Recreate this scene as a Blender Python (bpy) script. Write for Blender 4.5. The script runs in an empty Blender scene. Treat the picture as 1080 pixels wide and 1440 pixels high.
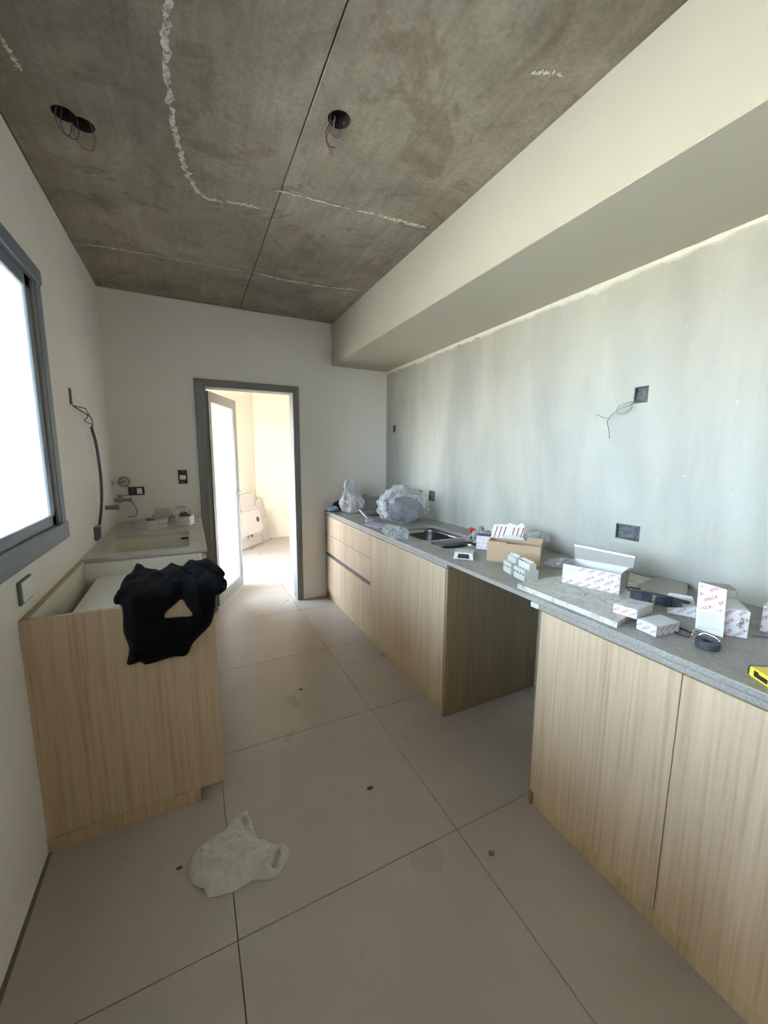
import bpy, bmesh, math, random
from mathutils import Vector, Matrix, noise
from mathutils.geometry import delaunay_2d_cdt

random.seed(7)
S = bpy.context.scene
COL = S.collection
R = math.radians

# ------------------------------------------------------------------ camera
def make_camera():
    pitch, yaw, roll, f = R(8.2937), R(26.3305), R(0.3607), 551.0
    fwd = Vector((math.sin(yaw) * math.cos(pitch), math.cos(yaw) * math.cos(pitch), -math.sin(pitch)))
    right = Vector((math.cos(yaw), -math.sin(yaw), 0))
    up = right.cross(fwd)
    r2 = right * math.cos(roll) + up * math.sin(roll)
    u2 = up * math.cos(roll) - right * math.sin(roll)
    cd = bpy.data.cameras.new('camera')
    cd.sensor_fit = 'VERTICAL'
    cd.sensor_height = 36.0
    cd.sensor_width = 27.0
    cd.lens = 36.0 * f / 1440.0
    cd.clip_start = 0.02
    co = bpy.data.objects.new('camera', cd)
    COL.objects.link(co)
    m = Matrix((r2, u2, -fwd)).transposed().to_4x4()
    m.translation = (0, 0, 1.44)
    co.matrix_world = m
    S.camera = co
make_camera()

# ------------------------------------------------------------------ world, sun, portals, exposure
SKY_STRENGTH = 9.0
w = bpy.data.worlds.new('world'); S.world = w; w.use_nodes = True
nt = w.node_tree; nt.nodes.clear()
out = nt.nodes.new('ShaderNodeOutputWorld'); bg = nt.nodes.new('ShaderNodeBackground')
tc = nt.nodes.new('ShaderNodeTexCoord'); sp = nt.nodes.new('ShaderNodeSeparateXYZ')
cr = nt.nodes.new('ShaderNodeValToRGB')
mp = nt.nodes.new('ShaderNodeMapRange'); mp.inputs[1].default_value = -1; mp.inputs[2].default_value = 1
nt.links.new(tc.outputs['Generated'], sp.inputs[0]); nt.links.new(sp.outputs[2], mp.inputs[0])
nt.links.new(mp.outputs[0], cr.inputs[0]); nt.links.new(cr.outputs[0], bg.inputs[0]); nt.links.new(bg.outputs[0], out.inputs[0])
e = cr.color_ramp.elements
e[0].position = 0.0; e[0].color = (.34, .31, .25, 1)
e[1].position = 1.0; e[1].color = (.42, .62, 1.0, 1)
for pos, c in ((.47, (.50, .44, .34, 1)), (.50, (.86, .93, 1.0, 1)), (.68, (.66, .82, 1.0, 1))):
    q = e.new(pos); q.color = c
bg.inputs[1].default_value = SKY_STRENGTH

sd = bpy.data.lights.new('sun', 'SUN'); sd.energy = 30.0; sd.angle = R(.6); sd.color = (1, .93, .82)
so = bpy.data.objects.new('sun', sd); COL.objects.link(so)
sun_to = Vector((.50, -.25, -1.28)).normalized()
so.rotation_euler = sun_to.to_track_quat('-Z', 'Y').to_euler()

def portal(loc, direction, sx, sy):
    d = bpy.data.lights.new('portal', 'AREA'); d.shape = 'RECTANGLE'; d.size = sx; d.size_y = sy
    d.cycles.is_portal = True
    o = bpy.data.objects.new('portal', d); COL.objects.link(o)
    o.location = loc
    o.rotation_euler = Vector(direction).to_track_quat('-Z', 'Y').to_euler()
portal((-.74, .93, 1.63), (1, 0, 0), 2.75, 1.2)
portal((-.74, 4.75, 1.1), (1, 0, 0), 1.6, 2.2)
portal((-3.38, -3.5, 1.05), (1, 0, 0), 1.3, 2.1)

S.view_settings.view_transform = 'Standard'
S.view_settings.look = 'None'
S.view_settings.exposure = 2.05
S.view_settings.gamma = 1.0
S.view_settings.use_curve_mapping = False
S.cycles.max_bounces = 12
S.cycles.diffuse_bounces = 8
S.cycles.transparent_max_bounces = 16
S.cycles.use_denoising = True
S.cycles.sample_clamp_indirect = 8.0
S.cycles.caustics_reflective = False
S.cycles.caustics_refractive = False

# ------------------------------------------------------------------ room sizes
XL, XR, YB, H = -.5417, 1.872, 3.74, 2.661
BX, BZ = 1.279, 2.279
CX, CZ = 1.186, .89
YW = -5.3

# ------------------------------------------------------------------ materials
def mat(name, color=(.8, .8, .8), rough=.6, metal=0.0, spec=.5, **k):
    m = bpy.data.materials.new(name); m.use_nodes = True
    b = m.node_tree.nodes['Principled BSDF']
    b.inputs['Base Color'].default_value = (*color, 1)
    b.inputs['Roughness'].default_value = rough
    b.inputs['Metallic'].default_value = metal
    b.inputs['Specular IOR Level'].default_value = spec
    for key, v in k.items():
        b.inputs[key.replace('_', ' ')].default_value = v
    return m
def nd(m, t): return m.node_tree.nodes.new(t)
def ln(m, a, b): m.node_tree.links.new(a, b)
def bsdf(m): return m.node_tree.nodes['Principled BSDF']
def coords(m, scale=(1, 1, 1), kind='Object'):
    t = nd(m, 'ShaderNodeTexCoord'); p = nd(m, 'ShaderNodeMapping'); p.inputs['Scale'].default_value = scale
    ln(m, t.outputs[kind], p.inputs[0]); return p.outputs[0]
def world_coords(m, scale=(1, 1, 1)):
    t = nd(m, 'ShaderNodeNewGeometry'); p = nd(m, 'ShaderNodeMapping'); p.inputs['Scale'].default_value = scale
    ln(m, t.outputs['Position'], p.inputs[0]); return p.outputs[0]
def noi(m, vec, scale, detail=4, rough=.5, dist=0):
    n = nd(m, 'ShaderNodeTexNoise'); n.inputs['Scale'].default_value = scale; n.inputs['Detail'].default_value = detail
    n.inputs['Roughness'].default_value = rough; n.inputs['Distortion'].default_value = dist
    ln(m, vec, n.inputs['Vector']); return n.outputs['Fac']
def ramp(m, fac, stops):
    r = nd(m, 'ShaderNodeValToRGB'); el = r.color_ramp.elements
    el[0].position, el[0].color = stops[0][0], (*stops[0][1], 1)
    el[1].position, el[1].color = stops[-1][0], (*stops[-1][1], 1)
    for p_, c in stops[1:-1]:
        q = el.new(p_); q.color = (*c, 1)
    ln(m, fac, r.inputs[0]); return r.outputs[0]
def mix(m, fac, a, b, mode='MIX'):
    x = nd(m, 'ShaderNodeMix'); x.data_type = 'RGBA'; x.blend_type = mode
    if isinstance(fac, (int, float)): x.inputs[0].default_value = fac
    else: ln(m, fac, x.inputs[0])
    for i, v in ((6, a), (7, b)):
        if isinstance(v, tuple): x.inputs[i].default_value = (*v, 1)
        else: ln(m, v, x.inputs[i])
    return x.outputs[2]
def bump(m, h, strength=.2, dist=.01):
    b = nd(m, 'ShaderNodeBump'); b.inputs['Strength'].default_value = strength; b.inputs['Distance'].default_value = dist
    ln(m, h, b.inputs['Height']); ln(m, b.outputs[0], bsdf(m).inputs['Normal'])
def setc(m, c): ln(m, c, bsdf(m).inputs['Base Color'])

def make_paint(name, c, c2):
    m = mat(name, c, .85, spec=.2); v = world_coords(m)
    setc(m, mix(m, ramp(m, noi(m, v, 1.3, 5), [(.35, (0, 0, 0)), (.7, (1, 1, 1))]), c, c2))
    bump(m, noi(m, v, 160, 3), .12, .004); return m
M_wall = make_paint('painted_wall', (.81, .785, .75), (.77, .745, .70))
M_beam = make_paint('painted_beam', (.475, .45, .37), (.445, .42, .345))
M_utility = make_paint('utility_wall', (.70, .655, .57), (.66, .615, .53))

def make_plaster():
    m = mat('rough_plaster', (.6, .6, .55), .9, spec=.15); v = world_coords(m)
    vs = world_coords(m, (1, 1, .22))
    a = ramp(m, noi(m, vs, 2.6, 6, .6, .5), [(.30, (.355, .345, .31)), (.5, (.435, .42, .375)), (.72, (.52, .505, .445))])
    bcol = ramp(m, noi(m, v, 1.1, 5, .6), [(.3, (.88, .93, .95)), (.7, (1.0, 1.0, .95))])
    c = mix(m, 1.0, a, bcol, 'MULTIPLY')
    fleck = ramp(m, noi(m, v, 26, 4, .7), [(.66, (0, 0, 0)), (.72, (1, 1, 1))])
    c = mix(m, mix(m, 1.0, fleck, (.35, .35, .35), 'MULTIPLY'), c, (.70, .70, .66))
    setc(m, c); bump(m, noi(m, v, 45, 8, .7), .35, .006); return m
M_plaster = make_plaster()

def make_concrete():
    m = mat('bare_concrete', (.2, .18, .15), .8, spec=.3); v = world_coords(m)
    base = ramp(m, noi(m, v, 1.7, 7, .62, .6), [(.28, (.175, .150, .114)), (.46, (.255, .221, .171)), (.6, (.32, .278, .218)), (.78, (.40, .353, .283))])
    vs = world_coords(m, (9, .9, 1))
    streak = ramp(m, noi(m, vs, 3, 4, .6), [(.3, (.86, .86, .86)), (.7, (1.08, 1.08, 1.08))])
    c = mix(m, 1.0, base, streak, 'MULTIPLY')
    stain = ramp(m, noi(m, v, 3.3, 5, .65, 1.6), [(.54, (0, 0, 0)), (.64, (1, 1, 1))])
    c = mix(m, mix(m, 1.0, stain, (.5, .5, .5), 'MULTIPLY'), c, (.15, .11, .075))
    fine = ramp(m, noi(m, v, 60, 6, .7), [(.35, (.85, .85, .85)), (.65, (1.1, 1.1, 1.1))])
    c = mix(m, 1.0, c, fine, 'MULTIPLY')
    setc(m, c); bump(m, noi(m, v, 34, 8, .7), .3, .006)
    return m
M_concrete = make_concrete()
M_salt = mat('lime_crust', (.62, .58, .50), .95)
def make_salt():
    m = M_salt; v = world_coords(m)
    f = ramp(m, noi(m, v, 55, 6, .75), [(.36, (0, 0, 0)), (.54, (1, 1, 1))])
    setc(m, mix(m, f, (.34, .31, .255), (.66, .62, .54)))
    al = ramp(m, noi(m, v, 26, 6, .8), [(.34, (.0, .0, .0)), (.50, (1, 1, 1))])
    ln(m, al, bsdf(m).inputs['Alpha'])
make_salt()

def make_tile():
    m = mat('porcelain_tile', (.3, .28, .25), .55, spec=.35); v = world_coords(m)
    c = ramp(m, noi(m, v, 2.2, 6, .6), [(.3, (.385, .338, .288)), (.7, (.445, .392, .338))])
    fine = ramp(m, noi(m, v, 220, 3, .6), [(.3, (.93, .93, .93)), (.7, (1.06, 1.06, 1.06))])
    c = mix(m, 1.0, c, fine, 'MULTIPLY')
    dirt = ramp(m, noi(m, v, 7, 8, .75, 1.2), [(.60, (0, 0, 0)), (.74, (1, 1, 1))])
    c = mix(m, mix(m, 1.0, dirt, (.3, .3, .3), 'MULTIPLY'), c, (.20, .17, .13))
    dust = ramp(m, noi(m, v, 1.4, 6, .7), [(.45, (0, 0, 0)), (.75, (1, 1, 1))])
    c = mix(m, mix(m, 1.0, dust, (.4, .4, .4), 'MULTIPLY'), c, (.45, .43, .39))
    setc(m, c)
    ln(m, ramp(m, noi(m, v, 3.5, 5), [(.3, (.26, .26, .26)), (.7, (.50, .50, .50))]), bsdf(m).inputs['Roughness'])
    bump(m, noi(m, v, 190, 3), .06, .003); return m
M_tile = make_tile()
M_grout = mat('grout', (.20, .18, .155), .9)

def make_wood(name, tint=1.0, yel=0.0):
    m = mat(name, (.5, .4, .3), .55, spec=.3)
    v = world_coords(m, (1, 1, .022))
    fine = noi(m, v, 95, 6, .65, .2)
    v2 = world_coords(m, (1, 1, .05)); broad = noi(m, v2, 11, 5, .6, .8)
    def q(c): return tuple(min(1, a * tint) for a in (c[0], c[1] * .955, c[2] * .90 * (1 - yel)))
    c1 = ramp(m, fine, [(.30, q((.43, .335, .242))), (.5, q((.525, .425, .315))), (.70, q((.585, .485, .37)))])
    c2 = ramp(m, broad, [(.32, (.87, .85, .83)), (.5, (.97, .97, .96)), (.68, (1.04, 1.04, 1.03))])
    setc(m, mix(m, 1.0, c1, c2, 'MULTIPLY')); bump(m, fine, .12, .002); return m
M_wood = make_wood('oak_laminate')
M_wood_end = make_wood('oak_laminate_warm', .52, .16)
M_wood_raw = make_wood('raw_oak_strip', .95, .12)

def make_stone(name, a, b, c_):
    m = mat(name, b, .38, spec=.45); v = world_coords(m)
    c = ramp(m, noi(m, v, 150, 4, .7), [(.3, a), (.5, b), (.72, c_)])
    d = ramp(m, noi(m, v, 3.0, 6, .65), [(.35, (.86, .86, .86)), (.7, (1.12, 1.12, 1.1))])
    setc(m, mix(m, 1.0, c, d, 'MULTIPLY'))
    ln(m, ramp(m, noi(m, v, 9, 5), [(.3, (.28, .28, .28)), (.7, (.55, .55, .55))]), bsdf(m).inputs['Roughness'])
    return m
M_stone = make_stone('grey_stone', (.20, .19, .172), (.29, .278, .255), (.39, .375, .35))
M_stone_dusty = make_stone('dusty_stone', (.42, .41, .37), (.52, .50, .46), (.62, .60, .56))
M_cutout = make_stone('dusty_offcut', (.46, .44, .40), (.56, .54, .49), (.66, .64, .60))
def add_smears():
    m = M_cutout; v = world_coords(m, (1.6, 1, 1))
    prev = bsdf(m).inputs['Base Color'].links[0].from_socket
    f = ramp(m, noi(m, v, 14, 7, .8, 2.0), [(.50, (0, 0, 0)), (.62, (1, 1, 1))])
    setc(m, mix(m, mix(m, 1.0, f, (.8, .8, .8), 'MULTIPLY'), prev, (.22, .185, .15)))
add_smears()

M_melamine = mat('white_melamine', (.72, .70, .62), .5, spec=.3)
M_basin = mat('cream_basin', (.66, .62, .53), .4, spec=.4)
M_white = mat('white_plastic', (.80, .80, .78), .4)
M_offwhite = mat('ivory_plastic', (.52, .52, .48), .45)
M_black = mat('black_plastic', (.018, .019, .022), .45)
M_dark = mat('dark_grey_plastic', (.045, .05, .058), .5)
M_greybox = mat('grey_plastic', (.12, .125, .135), .55)
M_hole = mat('raw_cement', (.085, .09, .095), .95)
def make_cementnoise():
    m = M_hole; v = world_coords(m)
    setc(m, ramp(m, noi(m, v, 60, 6, .7), [(.3, (.05, .055, .06)), (.7, (.17, .18, .19))])); bump(m, noi(m, v, 80, 6), .8, .01)
make_cementnoise()
M_hole_dark = mat('cavity_brown', (.035, .024, .018), .95)
M_alu = mat('anthracite_aluminium', (.19, .195, .195), .45, metal=.2)
M_alu_light = mat('grey_aluminium', (.25, .245, .235), .45, metal=.3)
M_frame = mat('window_frame_grey', (.20, .24, .28), .5, metal=.2)
M_chrome = mat('chrome', (.62, .63, .65), .16, metal=1.0)
M_steel = mat('brushed_steel', (.20, .205, .21), .30, metal=1.0)
M_wire = mat('blue_grey_cable', (.07, .075, .10), .5)
M_wire_red = mat('red_brown_wire', (.22, .07, .045), .5)
M_wire_grey = mat('grey_wire', (.20, .24, .24), .5)
M_card = mat('brown_cardboard', (.42, .30, .19), .85)
M_card_in = mat('grey_cardboard', (.33, .31, .28), .9)
M_box = mat('white_card', (.62, .62, .63), .55)
M_print = mat('dark_red_ink', (.38, .05, .06), .6)
M_print_black = mat('black_ink', (.03, .03, .035), .6)
M_red = mat('red_plastic', (.55, .05, .03), .45)
M_yellow = mat('yellow_plastic', (.80, .62, .06), .4)
M_blue = mat('light_blue_cloth', (.30, .48, .68), .8)
M_lav = mat('lavender_paper', (.42, .42, .55), .8)
M_cable_in = mat('copper', (.5, .25, .12), .4, metal=.8)

def make_fabric():
    m = mat('black_fleece', (.004, .0045, .006), 1.0, spec=.05, Sheen_Weight=.04, Sheen_Roughness=.5)
    v = coords(m); bump(m, noi(m, v, 900, 3), .5, .002); return m
M_fabric = make_fabric()
M_cloth_dark = mat('dark_cloth', (.05, .045, .055), 1.0, spec=.1)

def make_bag(name, alpha, col=(.85, .86, .88)):
    m = bpy.data.materials.new(name); m.use_nodes = True
    n = m.node_tree; n.nodes.clear()
    o = n.nodes.new('ShaderNodeOutputMaterial')
    d = n.nodes.new('ShaderNodeBsdfDiffuse'); d.inputs[0].default_value = (*col, 1)
    t = n.nodes.new('ShaderNodeBsdfTranslucent'); t.inputs[0].default_value = (*col, 1)
    g = n.nodes.new('ShaderNodeBsdfGlossy'); g.inputs['Roughness'].default_value = .22
    tr = n.nodes.new('ShaderNodeBsdfTransparent')
    m1 = n.nodes.new('ShaderNodeMixShader'); m1.inputs[0].default_value = .45
    m2 = n.nodes.new('ShaderNodeMixShader'); m2.inputs[0].default_value = .10
    m3 = n.nodes.new('ShaderNodeMixShader')
    fr = n.nodes.new('ShaderNodeLayerWeight'); fr.inputs[0].default_value = .35
    mr = n.nodes.new('ShaderNodeMapRange'); mr.inputs[3].default_value = alpha; mr.inputs[4].default_value = min(1, alpha + .45)
    L = n.links.new
    L(d.outputs[0], m1.inputs[1]); L(t.outputs[0], m1.inputs[2]); L(m1.outputs[0], m2.inputs[1]); L(g.outputs[0], m2.inputs[2])
    L(fr.outputs['Facing'], mr.inputs[0]); L(mr.outputs[0], m3.inputs[0]); L(tr.outputs[0], m3.inputs[1]); L(m2.outputs[0], m3.inputs[2])
    tcn = n.nodes.new('ShaderNodeTexCoord'); no = n.nodes.new('ShaderNodeTexNoise'); no.inputs['Scale'].default_value = 30; no.inputs['Detail'].default_value = 5; no.inputs['Distortion'].default_value = 2
    b = n.nodes.new('ShaderNodeBump'); b.inputs['Strength'].default_value = .5; b.inputs['Distance'].default_value = .01
    L(tcn.outputs['Object'], no.inputs['Vector']); L(no.outputs['Fac'], b.inputs['Height'])
    for s_ in (d, t, g): L(b.outputs[0], s_.inputs['Normal'])
    L(m3.outputs[0], o.inputs[0])
    return m
M_bag = make_bag('white_film', .62)
M_bag_clear = make_bag('clear_film', .25, (.75, .77, .80))
M_bag_floor = make_bag('milky_film', .64, (.90, .88, .80))

def make_glass(name, dust, tint=(1, 1, 1), rough=.0):
    m = bpy.data.materials.new(name); m.use_nodes = True
    n = m.node_tree; n.nodes.clear()
    o = n.nodes.new('ShaderNodeOutputMaterial')
    tr = n.nodes.new('ShaderNodeBsdfTransparent'); tr.inputs[0].default_value = (*tint, 1)
    g = n.nodes.new('ShaderNodeBsdfGlossy'); g.inputs['Roughness'].default_value = .03
    t = n.nodes.new('ShaderNodeBsdfTranslucent'); t.inputs[0].default_value = (.9, .93, .95, 1)
    fr = n.nodes.new('ShaderNodeFresnel'); fr.inputs[0].default_value = 1.45
    m1 = n.nodes.new('ShaderNodeMixShader'); m2 = n.nodes.new('ShaderNodeMixShader'); m2.inputs[0].default_value = dust
    L = n.links.new
    L(fr.outputs[0], m1.inputs[0]); L(tr.outputs[0], m1.inputs[1]); L(g.outputs[0], m1.inputs[2])
    L(m1.outputs[0], m2.inputs[1]); L(t.outputs[0], m2.inputs[2]); L(m2.outputs[0], o.inputs[0])
    return m
M_glass = make_glass('window_glass', .12, (.90, .96, 1.0))
M_glass_door = make_glass('dusty_door_glass', .07)

# ------------------------------------------------------------------ builders
MW = {}
def tagp(o, label=None, cat=None, group=None, kind=None):
    if label: o['label'] = label
    if cat: o['category'] = cat
    if group: o['group'] = group
    if kind: o['kind'] = kind
    return o
def thing(name, label, cat, loc=(0, 0, 0), rz=0, group=None, kind=None):
    o = bpy.data.objects.new(name, None); COL.objects.link(o); o.empty_display_size = .05
    o.location = loc; o.rotation_euler = (0, 0, rz)
    MW[o.name] = Matrix.Translation(Vector(loc)) @ Matrix.Rotation(rz, 4, 'Z')
    return tagp(o, label, cat, group, kind)
def mk(name, bm, material, parent=None, local=False, smooth=False, label=None, origin=None):
    """local=True: the vertices are already in the parent's frame; otherwise they are world coordinates"""
    if parent is not None and not local:
        bm.transform(MW[parent.name].inverted())
    if parent is None and origin is not None:
        bm.transform(Matrix.Translation(-Vector(origin)))
    me = bpy.data.meshes.new(name)
    bmesh.ops.recalc_face_normals(bm, faces=bm.faces)
    bm.to_mesh(me); bm.free()
    if smooth:
        for p in me.polygons: p.use_smooth = True
    o = bpy.data.objects.new(name, me); COL.objects.link(o)
    me.materials.append(material)
    MW[o.name] = MW[parent.name] if parent is not None else Matrix.Translation(Vector(origin or (0, 0, 0)))
    if parent is not None: o.parent = parent
    elif origin is not None: o.location = origin
    if label: o['label'] = label
    return o
def struct(name, bm, material, smooth=False, label=None, cat=None):
    o = mk(name, bm, material, smooth=smooth); o['kind'] = 'structure'
    if label: o['label'] = label
    if cat: o['category'] = cat
    return o
def new(): return bmesh.new()
def box(bm, x0, x1, y0, y1, z0, z1, bev=0.0, seg=2):
    x0, x1 = min(x0, x1), max(x0, x1); y0, y1 = min(y0, y1), max(y0, y1); z0, z1 = min(z0, z1), max(z0, z1)
    r = bmesh.ops.create_cube(bm, size=1)
    vs = r['verts']
    for v in vs:
        v.co = Vector(((x0 + x1) / 2 + v.co.x * (x1 - x0), (y0 + y1) / 2 + v.co.y * (y1 - y0), (z0 + z1) / 2 + v.co.z * (z1 - z0)))
    if bev > 0:
        es = list({e_ for v in vs for e_ in v.link_edges})
        bmesh.ops.bevel(bm, geom=es, offset=bev, segments=seg, profile=.6, affect='EDGES')
    return bm
def B(*a, **k): return box(new(), *a, **k)
def poly_prism(bm, pts, axis, a, b_):
    """pts are 2-D; axis is the extrusion axis"""
    def P(p, h):
        return Vector({0: (h, p[0], p[1]), 1: (p[0], h, p[1]), 2: (p[0], p[1], h)}[axis])
    lo = [bm.verts.new(P(p, a)) for p in pts]; hi = [bm.verts.new(P(p, b_)) for p in pts]
    n = len(pts)
    bm.faces.new(lo); bm.faces.new(list(reversed(hi)))
    for i in range(n): bm.faces.new((lo[i], hi[i], hi[(i + 1) % n], lo[(i + 1) % n]))
    return bm
def rrect(x0, x1, y0, y1, r, n=6):
    out_ = []
    for cx, cy, a0 in ((x1 - r, y1 - r, 0), (x0 + r, y1 - r, 90), (x0 + r, y0 + r, 180), (x1 - r, y0 + r, 270)):
        for i in range(n + 1):
            a = R(a0 + 90 * i / n); out_.append((cx + r * math.cos(a), cy + r * math.sin(a)))
    return out_
def tube(bm, pts, r, seg=8, closed=False, caps=True):
    pts = [Vector(p) for p in pts]; n = len(pts); rings = []
    up = Vector((0, 0, 1))
    for i, p in enumerate(pts):
        if closed: t = pts[(i + 1) % n] - pts[i - 1]
        else: t = pts[min(i + 1, n - 1)] - pts[max(i - 1, 0)]
        t.normalize()
        ref = up if abs(t.dot(up)) < .95 else Vector((1, 0, 0))
        a = t.cross(ref).normalized(); b_ = t.cross(a).normalized()
        rr = r[i] if isinstance(r, (list, tuple)) else r
        rings.append([bm.verts.new(p + a * (rr * math.cos(2 * math.pi * k / seg)) + b_ * (rr * math.sin(2 * math.pi * k / seg))) for k in range(seg)])
    m = n if closed else n - 1
    for i in range(m):
        A, Bq = rings[i], rings[(i + 1) % n]
        for k in range(seg): bm.faces.new((A[k], A[(k + 1) % seg], Bq[(k + 1) % seg], Bq[k]))
    if caps and not closed:
        bm.faces.new(list(reversed(rings[0]))); bm.faces.new(rings[-1])
    return bm
def spline(pts, n=8):
    P = [Vector(p) for p in pts]; P = [P[0] * 2 - P[1]] + P + [P[-1] * 2 - P[-2]]; o = []
    for i in range(1, len(P) - 2):
        for k in range(n):
            t = k / n; a, b_, c, d = P[i - 1], P[i], P[i + 1], P[i + 2]
            o.append(.5 * ((2 * b_) + (c - a) * t + (2 * a - 5 * b_ + 4 * c - d) * t * t + (3 * b_ - a - 3 * c + d) * t ** 3))
    o.append(P[-2]); return o
def cyl(bm, c, axis, r, h, seg=24, r2=None):
    c = Vector(c); d = Vector(axis).normalized()
    m = Matrix.Translation(c + d * (h / 2)) @ d.to_track_quat('Z', 'Y').to_matrix().to_4x4()
    bmesh.ops.create_cone(bm, cap_ends=True, segments=seg, radius1=r, radius2=r if r2 is None else r2, depth=h, matrix=m)
    return bm
def cut(o, cutters):
    """apply boolean differences and drop the cutters"""
    tmp = []
    for bm in cutters:
        me = bpy.data.meshes.new('cut'); bmesh.ops.recalc_face_normals(bm, faces=bm.faces); bm.to_mesh(me); bm.free()
        c = bpy.data.objects.new('cut', me); COL.objects.link(c)
        md = o.modifiers.new('b', 'BOOLEAN'); md.operation = 'DIFFERENCE'; md.solver = 'EXACT'; md.object = c
        tmp.append(c)
    bpy.context.view_layer.update()
    dg = bpy.context.evaluated_depsgraph_get()
    me = bpy.data.meshes.new_from_object(o.evaluated_get(dg))
    old = o.data; o.modifiers.clear(); o.data = me; me.name = old.name; bpy.data.meshes.remove(old)
    for c in tmp:
        d = c.data; bpy.data.objects.remove(c); bpy.data.meshes.remove(d)
    return o

def inside(p, poly):
    x, y = p; c = False; n = len(poly)
    for i in range(n):
        x1, y1 = poly[i]; x2, y2 = poly[i - 1]
        if (y1 > y) != (y2 > y) and x < (x2 - x1) * (y - y1) / (y2 - y1) + x1: c = not c
    return c
def edge_dist(p, polys):
    d = 1e9; p = Vector(p)
    for poly in polys:
        for i in range(len(poly)):
            a, b_ = Vector(poly[i]), Vector(poly[i - 1]); ab = b_ - a
            t = max(0, min(1, (p - a).dot(ab) / max(1e-12, ab.length_squared)))
            d = min(d, (p - (a + ab * t)).length)
    return d
def smooth_poly(poly, n=3):
    P = [Vector((*p, 0)) for p in poly]; o = []; N = len(P)
    for i in range(N):
        a, b_, c, d = P[i - 1], P[i], P[(i + 1) % N], P[(i + 2) % N]
        for k in range(n):
            t = k / n
            v = .5 * ((2 * b_) + (c - a) * t + (2 * a - 5 * b_ + 4 * c - d) * t * t + (3 * b_ - a - 3 * c + d) * t ** 3)
            o.append((v.x, v.y))
    return o
def pillow(outline, holes, step, front, back, place):
    """closed cushion over a 2-D outline with holes; front/back(u, v, d) heights, place(u, v, h) -> 3-D"""
    polys = [outline] + holes
    V = []; E = []
    for poly in polys:
        s = len(V); V += [Vector(p) for p in poly]; E += [(s + i, s + (i + 1) % len(poly)) for i in range(len(poly))]
    us = [p[0] for p in outline]; vs = [p[1] for p in outline]
    rnd = random.Random(3); y = min(vs); row = 0
    while y < max(vs):
        x = min(us) + (step / 2 if row % 2 else 0)
        while x < max(us):
            p = (x + rnd.uniform(-.2, .2) * step, y + rnd.uniform(-.2, .2) * step)
            if inside(p, outline) and not any(inside(p, h) for h in holes) and edge_dist(p, polys) > step * .45:
                V.append(Vector(p))
            x += step
        y += step * .87; row += 1
    v2, e2, f2, *_ = delaunay_2d_cdt(V, E, [], 0, 1e-6)
    bm = new(); ids = {}
    D = [edge_dist(v, polys) for v in v2]
    F = []
    for f in f2:
        c = sum((v2[i] for i in f), Vector((0, 0))) / len(f)
        if inside(c, outline) and not any(inside(c, h) for h in holes): F.append(f)
    used_ = {i for f in F for i in f}
    top = {}; bot = {}
    for i in used_:
        u, v = v2[i]; d = D[i]
        if d < 1e-5:
            q = bm.verts.new(place(u, v, (front(u, v, 0) + back(u, v, 0)) / 2)); top[i] = bot[i] = q
        else:
            top[i] = bm.verts.new(place(u, v, front(u, v, d))); bot[i] = bm.verts.new(place(u, v, back(u, v, d)))
    for f in F:
        bm.faces.new([top[i] for i in f])
        if len({bot[i] for i in f} - {top[i] for i in f}) > 0: bm.faces.new([bot[i] for i in reversed(f)])
    return bm
def ridge(p, s):
    n = noise.noise(Vector(p) * s); return 1 - abs(n) * 2
def crumple(bm_or_center, rx, ry, rz, seed, amp=.16, freq=7, sub=5, floor=None, shape=None):
    """a crumpled bag: sphere, squashed, with sharp folds"""
    bm = new(); bmesh.ops.create_icosphere(bm, subdivisions=sub, radius=1)
    off = Vector((seed * 3.7, seed * 1.3, seed * 2.1)); c = Vector(bm_or_center)
    for v in bm.verts:
        p = v.co.copy()
        n = 1 + amp * (ridge(p * .5 + off, freq * .3) * 1.1 - .5) + amp * .55 * (ridge(p + off * 2, freq * .55) - .5) + amp * .25 * (ridge(p - off, freq * 1.3) - .5)
        q = Vector((p.x * rx, p.y * ry, p.z * rz)) * n
        if shape: q = shape(q, p)
        q += c
        if floor is not None and q.z < floor + .002: q.z = floor + .002 + (q.z - floor) * .01
        v.co = q
    return bm

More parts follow.
